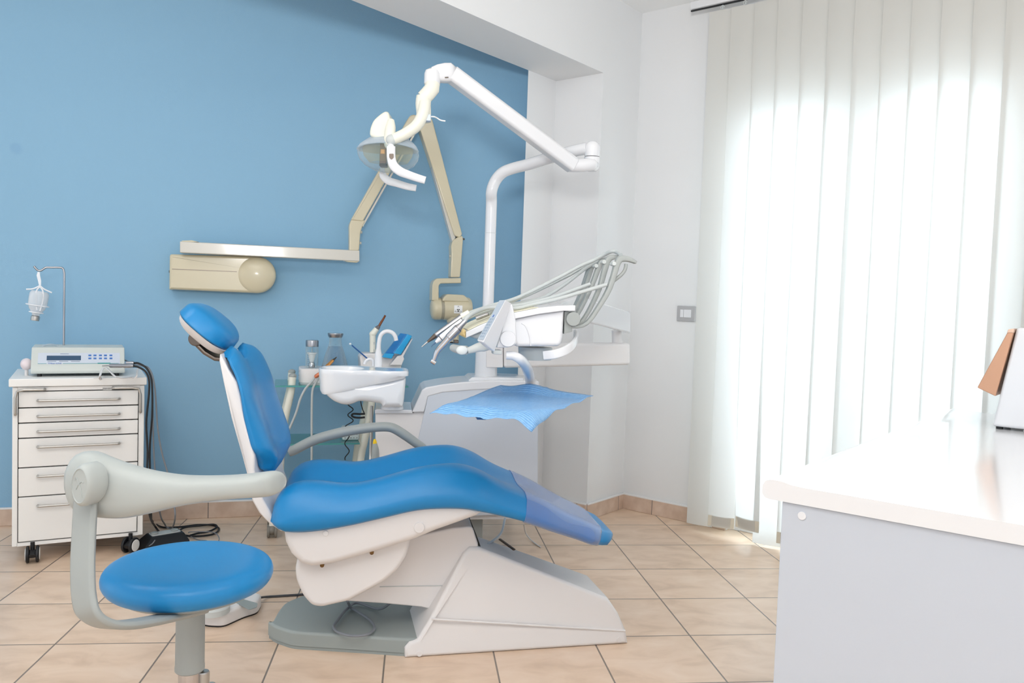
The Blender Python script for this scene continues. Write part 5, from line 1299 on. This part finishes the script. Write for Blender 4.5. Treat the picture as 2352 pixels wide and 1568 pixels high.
bm = BM(); rprism(bm, rnd(bod2, .004, 2), .03, .27, uvz(TB), .008, 3); finish(bm, 'table_underside', LGREY, it)
gro = [tbp(*p, .0095) for p in ((1198, 742), (1206, 747), (1212, 758), (1217, 775), (1219, 794))]
bm = BM(); tube(bm, [V3(p) for p in cr([tuple(p) for p in gro], 4)], .0022, 8); finish(bm, 'body_ridge', GLOSSW, bd_)
c_ = tbp(1229, 812, .15); bm = BM(); lathe(bm, [(0, -.018), (.05, -.018), (.052, .02), (0, .02)], c_, Z, 36); finish(bm, 'swivel_base', LGREY, it)
bm = BM(); rr_ = [tbp(1250, 816, .02), tbp(1275, 813, .0), tbp(1297, 805, .005), tbp(1315, 792, .03), tbp(1323, 776, .08), tbp(1322, 766, .15)]
strip(bm, [V3(p) for p in cr([tuple(p) for p in rr_], 5)], .026, .012, Z); finish(bm, 'side_handle', GLOSSW, it)
# control panel: slim box standing askew on the near side
cp = [tb(*p, -.02) for p in ((1147, 689), (1162, 689), (1110, 787), (1095, 782))]
A_, B_, C_, D_ = W(1147, 689, 2.2), W(1161.6, 688.6, 2.175), W(1109, 786, 2.15), W(1095, 781.6, 2.175)
A2, C2 = W(1175, 695.5, 2.24), W(1136, 808, 2.21)
off_ = (A2 - B_)
bm = BM(); t = BM(); ring_faces(t, [[A_, B_, C_, D_], [A_ + off_, A2, C2, D_ + (C2 - C_)]]); bmesh.ops.recalc_face_normals(t, faces=t.faces); bevel(t, .003, 3, 20); join(bm, t); cpn = finish(bm, 'control_panel', GLOSSW, it)
pn_ = (B_ - A_).cross(D_ - A_).normalized()
if pn_.dot(EYE - A_) < 0: pn_ = -pn_
def cpq(s, t_, e=.0006): return A_ + (B_ - A_) * s + (D_ - A_) * t_ + pn_ * e
bm = BM(); ring_faces(bm, [[cpq(.08, .02, e), cpq(.95, .02, e), cpq(.95, .975, e), cpq(.08, .975, e)] for e in (-.002, .0008)]); kp_ = finish(bm, 'key_strip', mat('grey_key_foil', (176, 188, 200), .4), cpn)
for k in range(7):
    t0 = .46 + k * .07; bm = BM(); ring_faces(bm, [[cpq(.25, t0, e), cpq(.45, t0, e), cpq(.45, t0 + .035, e), cpq(.25, t0 + .035, e)] for e in (.0004, .0014)]); finish(bm, 'key', mat('key_blue_grey', (150, 166, 184), .4) if 'key_blue_grey' not in MATS else MATS['key_blue_grey'], kp_)
    bm = BM(); ring_faces(bm, [[cpq(.58, t0, e), cpq(.8, t0, e), cpq(.8, t0 + .035, e), cpq(.58, t0 + .035, e)] for e in (.0004, .0014)]); finish(bm, 'key', MATS['key_blue_grey'], kp_)
bm = BM(); ring_faces(bm, [[cpq(.45, .37, e), cpq(.6, .37, e), cpq(.6, .43, e), cpq(.45, .43, e)] for e in (.0004, .0014)]); finish(bm, 'panel_logo', mat('logo_blue', (70, 110, 180), .4), kp_)
hb_ = [tb(*p, -.01) for p in ((1166, 700), (1176, 697), (1184, 735), (1186, 790), (1170, 797), (1140, 799), (1150, 770))]
bm = BM(); rprism(bm, rnd(hb_, .006, 3), -.02, .03, uvz(TB), .006, 3); finish(bm, 'panel_bracket', GLOSSW, it)
q = tb(1167, 778, -.035); bm = BM(); lathe(bm, [(0, .0), (.0215, .0), (.0225, .003), (.0225, .016), (0, .018)], TB(q[0], -.036, q[1]), TB.v, 32); finish(bm, 'pivot_cap', GLOSSW, it)
gh = [(1074, 805, 15), (1085, 802, 17), (1100, 797, 21), (1112, 796, 22), (1128, 795, 14)]
P_ = [tbp(x, y, -.01) for x, y, w in gh]
bm = BM(); tube(bm, [V3(p) for p in cr([tuple(p) for p in P_], 4)], [w * 2.3 / FPX * .5 for *_, w in gh], 16, flat=.7, ref=V3((0, 1, 0))); finish(bm, 'grab_handle', LGREY, it)
bm = BM(); tube(bm, [V3(p) for p in cr([tuple(p) for p in (tbp(1072, 804, -.012), tbp(1056, 803, -.0), tbp(1042, 799, .03), tbp(1040, 798, .05))], 4)], [.0125, .0125, .011, .008], 16); finish(bm, 'grab_handle_end', LGREY, it)
bm = BM(); ell(bm, tbp(1061, 804, -.018), TB.u * .0165, TB.v * .006, Z * .0128); finish(bm, 'handle_cap', mat('pale_grey_cap', (214, 220, 220), .4), it)
bm = BM(); box(bm, TB, tb(1070, 0)[0], tb(1081, 0)[0], .05, .09, tb(0, 792)[1] if False else tb(1075, 791)[1], tb(1075, 784)[1], .001, 1); finish(bm, 'bracket', DARKM, it)
# hose whips on the grey pivot
q = tb(1314, 732, .02); bm = BM(); cyl(bm, TB(q[0], .0, q[1]), TB(q[0], .26, q[1]), .0205, 28, .002); finish(bm, 'whip_pivot', GREYP, it)
bm = BM(); rprism(bm, [tb(*p, .03) for p in ((1295, 715), (1312, 715), (1313, 761), (1294, 766))], .02, .27, uvz(TB), .002, 2); finish(bm, 'pivot_block', GREYP, it)
wh = [
 ([(1312, 750), (1326, 750), (1340, 746), (1355, 734), (1376, 703), (1397, 667), (1410, 630), (1417, 606), (1425, 595), (1440, 595), (1452, 599), (1460, 603)], .03, [9, 9, 10, 11, 12, 14, 15, 17, 18, 14, 10, 7]),
 ([(1320, 747), (1333, 741), (1352, 714), (1376, 663), (1388, 622), (1394, 602), (1402, 592), (1418, 590)], .09, [8, 9, 10, 12, 15, 17, 16, 10]),
 ([(1318, 735), (1326, 722), (1343, 690), (1362, 648), (1376, 611), (1382, 600), (1392, 594)], .15, [9, 10, 11, 12, 14, 14, 9]),
 ([(1316, 725), (1322, 706), (1335, 682), (1349, 643), (1360, 611), (1366, 602), (1376, 598)], .20, [9, 10, 10, 11, 12, 12, 8]),
 ([(1316, 722), (1321, 703), (1331, 680), (1344, 643), (1353, 615), (1359, 606), (1368, 602)], .245, [8, 9, 9, 10, 10, 10, 7])]
for pts, v, w in wh:
    bm = BM(); P_ = [(*tbp(x, y, v), ww * (TBY + v) / FPX) for (x, y), ww in zip(pts, w)]
    C = cr(P_, 5); strip(bm, [V3(c[:3]) for c in C], [.03 * .8] * len(C), [c[3] * .85 for c in C], TB.v, .3); finish(bm, 'hose_whip', GREYP, it, sharp=45)
    bm = BM(); q = tbp(*pts[len(pts) // 2 + 1], v); tube(bm, [q - TB.v * .015 - TB.u * .012, q + TB.v * .015 - TB.u * .012], .006, 10); finish(bm, 'whip_roller', LGREY, it)
bm = tube3([tbp(1438, 606, .03), tbp(1436, 618, .03), tbp(1428, 630, .03), tbp(1412, 643, .035), tbp(1404, 650, .04)], .0052, 5, 10); finish(bm, 'return_hose', GREYP, it)

# handpieces with their hoses
def hose_pts(l): return [tbp(x, y, v) for x, y, v in l]
def revo(bm, prof, a, b, seg=20): lathe(bm, prof, a, (b - a).normalized(), seg)
ca = thing('contra_angle_handpiece', tbp(1030, 778, .02), 'steel contra-angle drill handpiece hanging lowest over the table front', 'handpiece')
v_ = -.024
a_, b_ = tbp(1030, 777, v_), tbp(1060, 746, v_); L_ = (b_ - a_).length
bm = BM(); revo(bm, [(0, -.001), (.01, -.001), (.0122, .003), (.0122, L_ * .72), (.0105, L_ * .8), (.0075, L_ * 1.0), (.0072, L_ * 1.3), (0, L_ * 1.32)], a_, b_); finish(bm, 'handpiece_motor', STEEL, ca)
bm = tube3([tbp(1030, 777, v_), tbp(1018, 791, v_), tbp(1007, 803, v_), tbp(1002, 812, v_), tbp(998, 824, v_), tbp(995, 829, v_)], [.0105, .0095, .0084, .0076, .0062, .0054], 5, 16); finish(bm, 'handpiece_neck', CHROME, ca)
bm = BM(); q = tbp(995, 831, v_); dd = (tbp(1000, 834, v_) - tbp(990, 828, v_)).normalized(); cyl(bm, q - dd * .0075, q + dd * .0075, .0062, 18, .0012); finish(bm, 'drill_head', CHROME, ca)
bm = BM(); cyl(bm, tbp(1051.5, 754.5, v_), tbp(1052.2, 753.8, v_), .0124, 20); finish(bm, 'motor_seam', BLACK, ca)
finish(tube3(hose_pts([(1067, 738, -.024), (1075, 727, -.02), (1090, 717, .0), (1112, 708, .035), (1135, 706, .046), (1160, 707, .046), (1190, 707, .046), (1222, 699, .04), (1278, 687, .03), (1334, 671, .03), (1394, 653, .025)]), .0058, 6, 10), 'hose', HOSE, ca)
sh_ = thing('scaler_handpiece', tbp(1030, 762, .06), 'white scaler handpiece with thin hooked tip between the two steel ones', 'handpiece')
v_ = .06
a_, b_ = tbp(1012, 777, v_), tbp(1063, 735, v_); L_ = (b_ - a_).length
bm = BM(); revo(bm, [(0, .001), (.0085, .001), (.0095, .006), (.0088, L_ * .6), (.007, L_ * .98), (0, L_)], a_, b_); finish(bm, 'grip', GLOSSW, sh_)
bm = BM(); c_ = tbp(1001, 786, v_); cyl(bm, a_, c_, .0085, 18, r2=.0042); finish(bm, 'nose', GLOSSW, sh_)
bm = BM(); cyl(bm, a_ - (b_ - a_).normalized() * .0006, a_ + (b_ - a_).normalized() * .0012, .0092, 18); finish(bm, 'grip_ring', BLACK, sh_)
finish(tube3([c_, tbp(997, 790, v_), tbp(993, 793, v_), tbp(991, 797, v_)], [.0016, .0014, .0011, .0007], 4, 8), 'scaler_tip', mat('tip_blue_steel', (90, 110, 140), .3, metal=.8), sh_)
finish(tube3(hose_pts([(1063, 735, .06), (1076, 726, .06), (1095, 716, .06), (1120, 707, .07), (1150, 702, .08), (1190, 701, .09), (1264, 684, .088), (1320, 665, .085), (1356, 652, .08)]), .0058, 6, 10), 'hose', HOSE, sh_)
sy = thing('air_water_syringe', tbp(1025, 758, .1), 'steel syringe handpiece with long straight pointed tip', 'handpiece')
v_ = .1
a_, b_ = tbp(1001, 770, v_), tbp(1061, 727, v_); L_ = (b_ - a_).length
bm = BM(); revo(bm, [(0, 0), (.0075, 0), (.0085, .006), (.0085, L_), (0, L_ + .001)], a_, b_); finish(bm, 'grip', STEEL, sy)
bm = BM(); c_ = tbp(982, 785, v_); cyl(bm, a_, c_, .008, 16, r2=.0032); finish(bm, 'nose', DARKM, sy)
bm = BM(); cyl(bm, c_, tbp(968.5, 796.5, v_), .0026, 10, r2=.0014); finish(bm, 'tip', ALU, sy)
bm = BM(); cyl(bm, b_ - (b_ - a_).normalized() * .002, tbp(1078, 718, v_), .0098, 16, .001); finish(bm, 'grip_sleeve', CREAMW, sy)
finish(tube3(hose_pts([(1077, 719, .1), (1100, 711, .1), (1135, 700, .11), (1180, 687, .13), (1222, 668, .14), (1278, 640, .15), (1330, 612, .15), (1362, 598, .15), (1388, 585, .13), (1404, 577.5, .1), (1416, 578.5, .085), (1426, 585, .05)]), .0058, 6, 10), 'hose', HOSE, sy)
em = thing('empty_handpiece_coupling', tbp(1108, 730, .12), 'short chrome handpiece coupling lying on the cream tray mat', 'handpiece')
v_ = .12
a_, b_ = tbp(1093, 731, v_), tbp(1121, 721, v_); L_ = (b_ - a_).length
bm = BM(); revo(bm, [(0, .004), (.0045, .004), (.0052, 0), (.0062, .0), (.0066, .004), (.0066, L_ * .48), (.0061, L_ * .5), (.0061, L_ * .95), (.0055, L_), (0, L_)], a_, b_); finish(bm, 'coupling_body', CHROME, em)
finish(tube3(hose_pts([(1121, 721, .12), (1140, 711, .13), (1165, 702, .145), (1200, 694, .16), (1240, 686, .17), (1270, 671, .1755), (1304, 648, .1755), (1341, 619, .1755), (1364, 605, .1755), (1376, 600, .1755)]), .0055, 6, 10), 'hose', HOSE, em)
hx = thing('spare_hose', tbp(1280, 650, .24), 'thin grey hose slung from the rearmost whip above the delivery table', 'hose')
finish(tube3(hose_pts([(1066, 735, .17), (1100, 720, .18), (1140, 707, .19), (1180, 691, .21), (1230, 670, .22), (1306, 633, .2225), (1340, 613, .2225), (1358, 605, .2225)]), .0042, 6, 10), 'hose', HOSE, hx)

# ------------------------------------------------------------------ bib tray under the table
bt = thing('bib_tray', W(1180, 930, 2.3), 'small tray on a curved white arm hanging below the delivery table', 'tray')
bm = BM(); box(bm, TB, tb(1157, 0)[0], tb(1178, 0)[0], -.025, .02, tb(1167, 813, .0)[1], tb(1167, 803.5, .0)[1], .003, 2); finish(bm, 'arm_mount', LGREY, bt)
pa_ = [W(1163, 816, 2.29), W(1180, 817, 2.29), W(1196, 826, 2.3), W(1208, 841, 2.38), W(1215, 860, 2.52), W(1218, 878, 2.62), W(1218, 901, 2.66), W(1217, 917, 2.65), W(1213, 923, 2.58)]
bm = tube3(pa_, [.0115, .0125, .014, .0155, .016, .0162, .016, .013, .008], 6, 20); finish(bm, 'tray_arm', GLOSSW, bt)
cnr = [(W(1012, 929, 2.14)), (W(1214, 946, 2.13)), (W(1335, 914, 2.53)), (W(1150, 899, 2.56))]
def bil(s, t_, c=cnr): return (c[0] * (1 - s) + c[1] * s) * (1 - t_) + (c[3] * (1 - s) + c[2] * s) * t_
bm = BM(); t = BM()
rg = [[bil(s, t_) - Z * dz for s, t_ in ((.02, .02), (.98, .02), (.98, .98), (.02, .98))] for dz in (.014, .006)]
ring_faces(t, rg); bmesh.ops.recalc_face_normals(t, faces=t.faces); bevel(t, .004, 2); join(bm, t); finish(bm, 'tray_plate', LAM, bt)
bm = BM(); q = W(1106, 958, 2.12); box(bm, Frame(q, CH.u), -.0125, .0125, -.004, .03, q.z - .006, q.z + .006, .001, 1); finish(bm, 'tray_clip', mat('deep_blue_plastic', (20, 92, 160), .4), bt)

# paper bib draped on it
def bibmat():
    m = mat('blue_paper_bib', (92, 160, 222), .38, spec=.5, coat=.1); nt = m.node_tree; L = nt.links; b = nt.nodes['Principled BSDF']
    uv = nd(nt, 'ShaderNodeUVMap'); sp = nd(nt, 'ShaderNodeSeparateXYZ'); L.new(uv.outputs[0], sp.inputs[0])
    mu = nd(nt, 'ShaderNodeMath', op='MULTIPLY', i1=2 * PI * 62); L.new(sp.outputs[1], mu.inputs[0])
    sn = nd(nt, 'ShaderNodeMath', op='SINE'); L.new(mu.outputs[0], sn.inputs[0])
    n = nd(nt, 'ShaderNodeTexNoise'); n.inputs['Scale'].default_value = 30; L.new(uv.outputs[0], n.inputs['Vector'])
    mm = nd(nt, 'ShaderNodeMath', op='MULTIPLY_ADD', i1=.35); L.new(sn.outputs[0], mm.inputs[0]); L.new(n.outputs['Fac'], mm.inputs[2])
    bp = nd(nt, 'ShaderNodeBump', i0=.6, i1=.003); L.new(mm.outputs[0], bp.inputs['Height']); L.new(bp.outputs[0], b.inputs['Normal'])
    rp = nd(nt, 'ShaderNodeMapRange'); rp.inputs[1].default_value = -.3; rp.inputs[2].default_value = .9; L.new(mm.outputs[0], rp.inputs[0])
    mx = nd(nt, 'ShaderNodeMix', data_type='RGBA'); mx.inputs[6].default_value = lin((82, 150, 216)) + (1,); mx.inputs[7].default_value = lin((146, 194, 238)) + (1,); L.new(rp.outputs[0], mx.inputs[0]); L.new(mx.outputs[2], b.inputs['Base Color'])
    return m
BIB = bibmat()
bc_ = [W(987, 950, 2.1), W(1222, 966, 2.07), W(1363, 906, 2.5), W(1150, 886, 2.56)]
N_ = 36
G = []
for i in range(N_ + 1):
    row = []
    for j in range(N_ + 1):
        s, t_ = j / N_, i / N_
        p = bil(s, t_, bc_)
        ins = bil(min(1, max(0, (s - .06) / .88)), min(1, max(0, (t_ - .1) / .8)))
        # lift to the tray where it is supported
        e = min(s / .09, (1 - s) / .07, t_ / .12, (1 - t_) / .1, 1); e = max(0, e); e = e * e * (3 - 2 * e)
        zt_ = ins.z + .002
        p.z = p.z * (1 - e) + zt_ * e
        p.z += .003 * math.sin(9 * s + 3 * t_) * (1 - e) + .0022 * math.sin(14 * s + 2) * math.sin(9 * t_) * (.4 + .6 * (1 - e))
        p.z += .016 * math.exp(-((s - .3) ** 2 / .03 + (t_ - .99) ** 2 / .006)) + .006 * math.sin(31 * s) * max(0, .12 - t_) * 3 + .004 * math.sin(23 * t_) * max(0, s - .88) * 6
        k_ = max(0, 1 - (1 - s) / .2 - t_ / .34); p.z -= .03 * k_ ** 1.3
        p.z += .0016 * math.exp(-((s - .5) / .012) ** 2) + .0016 * math.exp(-((t_ - .52) / .012) ** 2)
        row.append(p)
    G.append(row)
me = bpy.data.meshes.new('paper_bib'); vs = [tuple(p) for r in G for p in r]; M_ = N_ + 1
fs_ = [(i * M_ + j, i * M_ + j + 1, (i + 1) * M_ + j + 1, (i + 1) * M_ + j) for i in range(N_) for j in range(N_)]
me.from_pydata(vs, [], fs_); uvl = me.uv_layers.new(name='UVMap')
for pl_ in me.polygons:
    for li in pl_.loop_indices:
        vi = me.loops[li].vertex_index; uvl.data[li].uv = (vi % M_ / N_, vi // M_ / N_)
    pl_.use_smooth = True
me.materials.append(BIB); bib = bpy.data.objects.new('paper_bib', me); COL.objects.link(bib)
so_ = bib.modifiers.new('thickness', 'SOLIDIFY'); so_.thickness = .0012; so_.offset = 1
ctr = sum((V3(v) for v in vs), V3()) / len(vs)
for v in me.vertices: v.co -= ctr
bib.location = ctr; ORG[bib.name] = ctr
tag(bib, 'light blue ribbed paper bib draped over the small tray', 'bib')

wc_ = thing('thin_white_cable', F(1225, 1240), 'thin white cable drooping to the floor behind the foot end of the chair', 'cable')
finish(tube3([F(1203, 1203, .1), F(1207, 1222, .03), F(1216, 1236, .01), F(1230, 1248, .004), F(1242, 1256, .004)], .003, 5, 8), 'cable', SATW, wc_)
# ------------------------------------------------------------------ desk on the right
DZ = .76
dn = F(1772, 1108, DZ)
DK = Frame(dn, AD)          # u away from the camera along the desk, v to its left
if DK.v.dot(BD) < 0: DK.v = -DK.v
far_ = F(2190, 942, DZ); DL = DK.loc(far_)[0] + .02; DW = 1.1
desk = thing('desk', DK(DL / 2, DW / 2, 0), 'large white desk with rounded top edge in the right foreground', 'desk')
THK = .0335
# top with a raised rounded lip along the long edge
q = [(0, .006), (-.012, .002), (-.018, -.008), (-.018, -THK + .01), (-.012, -THK + .002), (-.002, -THK), (DW, -THK), (DW, 0), (.06, 0), (.04, .0015), (.02, .0055)]
bm = BM(); t = BM(); ring_faces(t, [[DK(u, v, DZ + z) for v, z in q] for u in (0, DL)]); join(bm, t); finish(bm, 'desk_top', LAMTOP, desk, sharp=30)
us = DK.uz(1797, 1150, 0)
ev = DK.loc(PLN(1797, 1152, DK.o + DK.u * .006, DK.u))[1]
bm = BM(); box(bm, DK, .006, .026, ev, DW - .02, .0, DZ - THK - .0015, .001, 1); finish(bm, 'side_panel', LAM, desk)
bm = BM(); box(bm, DK, DL - .03, DL - .01, ev, DW - .02, .0, DZ - THK, .001, 1); finish(bm, 'side_panel', LAM, desk)
bm = BM(); box(bm, DK, .026, DL - .03, ev + .002, ev + .02, .02, DZ - THK, .001, 1); finish(bm, 'modesty_panel', LAM, desk)
pc_ = PLN(1842, 1184, DK.o + DK.u * .006, DK.u)
bm = BM(); cyl(bm, pc_ + DK.u * .001, pc_ - DK.u * .0022, .0082, 24, .001); finish(bm, 'screw_cap', GLOSSW, desk)

# white appliance with a copper flap on the desk
ap0 = F(2283, 985, DZ); AY = ap0.y
AP = Frame(ap0, BD)
def aq(x, y, v=0.): q = AP.uz(x, y, v); return (q[0], q[1])
ap_ = thing('desk_appliance', AP(.15, .09, DZ), 'white tapered appliance with copper side flap standing on the desk', 'appliance')
x0, z0 = aq(2278, 983); x1, z1_ = aq(2331, 752)
W_ = .30
bm = BM(); t = BM()
ring_faces(t, [[AP(x0, 0, DZ + .008), AP(x0 + W_, 0, DZ + .008), AP(x0 + W_, .2, DZ + .008), AP(x0, .2, DZ + .008)], [AP(x1, .03, z1_), AP(x0 + W_ - (x1 - x0), .03, z1_), AP(x0 + W_ - (x1 - x0), .17, z1_), AP(x1, .17, z1_)]])
bmesh.ops.recalc_face_normals(t, faces=t.faces); bevel(t, .01, 4); join(bm, t); finish(bm, 'housing', GLOSSW, ap_)
for u_ in (x0 + .018, x0 + W_ - .02):
    for v_ in (.02, .18):
        bm = BM(); cyl(bm, AP(u_, v_, DZ + .0005), AP(u_, v_, DZ + .01), .01, 14); finish(bm, 'foot', BLACK, ap_)
fl0 = [aq(x, y, .03) for x, y in ((2316, 763), (2330, 763), (2289, 909), (2247, 889))]
bm = BM(); rprism(bm, rnd(fl0, .003, 2), .01, .19, uvz(AP), .003, 3); finish(bm, 'copper_flap', COPPER, ap_)
fl1 = [aq(x, y, .03) for x, y in ((2318, 756), (2332, 754), (2331, 764), (2315, 764))]
bm = BM(); rprism(bm, rnd(fl1, .002, 2), .008, .192, uvz(AP), .002, 2); finish(bm, 'flap_hinge', mat('pale_copper', (226, 190, 166), .3, metal=.3), ap_)
bm = BM(); tube(bm, [V3(p) for p in cr([tuple(p) for p in (AP(x0 + .09, -.03, DZ + .0085), AP(x0 + .12, -.05, DZ + .0085), AP(x0 + .2, -.05, DZ + .0085), AP(x0 + .24, -.002, DZ + .02))], 5)], .005, 8); finish(bm, 'power_cable', LGREY, ap_)
# ------------------------------------------------------------------ light
wd_ = bpy.data.worlds.new('world'); S.world = wd_; wd_.use_nodes = True
bg = wd_.node_tree.nodes['Background']; bg.inputs[0].default_value = (.84, .92, 1, 1); bg.inputs[1].default_value = 1.36
def area(name, loc, tgt, sx, sy, power, col=(1, 1, 1), spread=180):
    l = bpy.data.lights.new(name, 'AREA'); l.shape = 'RECTANGLE'; l.size = sx; l.size_y = sy; l.energy = power; l.color = col; l.spread = math.radians(spread)
    o = bpy.data.objects.new(name, l); COL.objects.link(o); o.location = loc
    o.rotation_euler = (V3(tgt) - V3(loc)).to_track_quat('-Z', 'Y').to_euler(); return o
area('daylight', RW(um, .75, 1.25), RW(um, 0, 1.2), OPR - OPL + .3, 2.2, 118, (.9, .95, 1))
for lx, ly in ((-1.75, 2.3), (-1.3, .7), (1.3, 1.0)):
    area('overhead_fill', (lx, ly, 2.62), (lx, ly, 0), 1.2, .6, 10, (1, .98, .96))  # unseen overhead fill lights, added to brighten the alcove and room
area('ceiling_bounce_fill', (-.1, -.5, 1.55), (-.1, .3, 2.65), .5, .35, 66, (1, .99, .97), 150)  # unseen uplight behind the camera, added to lift the dark ceiling
S.view_settings.view_transform = 'Standard'; S.view_settings.look = 'None'; S.view_settings.gamma = 1; S.view_settings.use_curve_mapping = False
S.view_settings.exposure = -0.06
c = S.cycles
c.use_denoising = True; c.denoiser = 'OPENIMAGEDENOISE'
c.max_bounces = 8; c.diffuse_bounces = 4; c.glossy_bounces = 3; c.transmission_bounces = 6; c.transparent_max_bounces = 12
c.use_adaptive_sampling = True; c.adaptive_threshold = .03
c.caustics_reflective = False; c.caustics_refractive = False
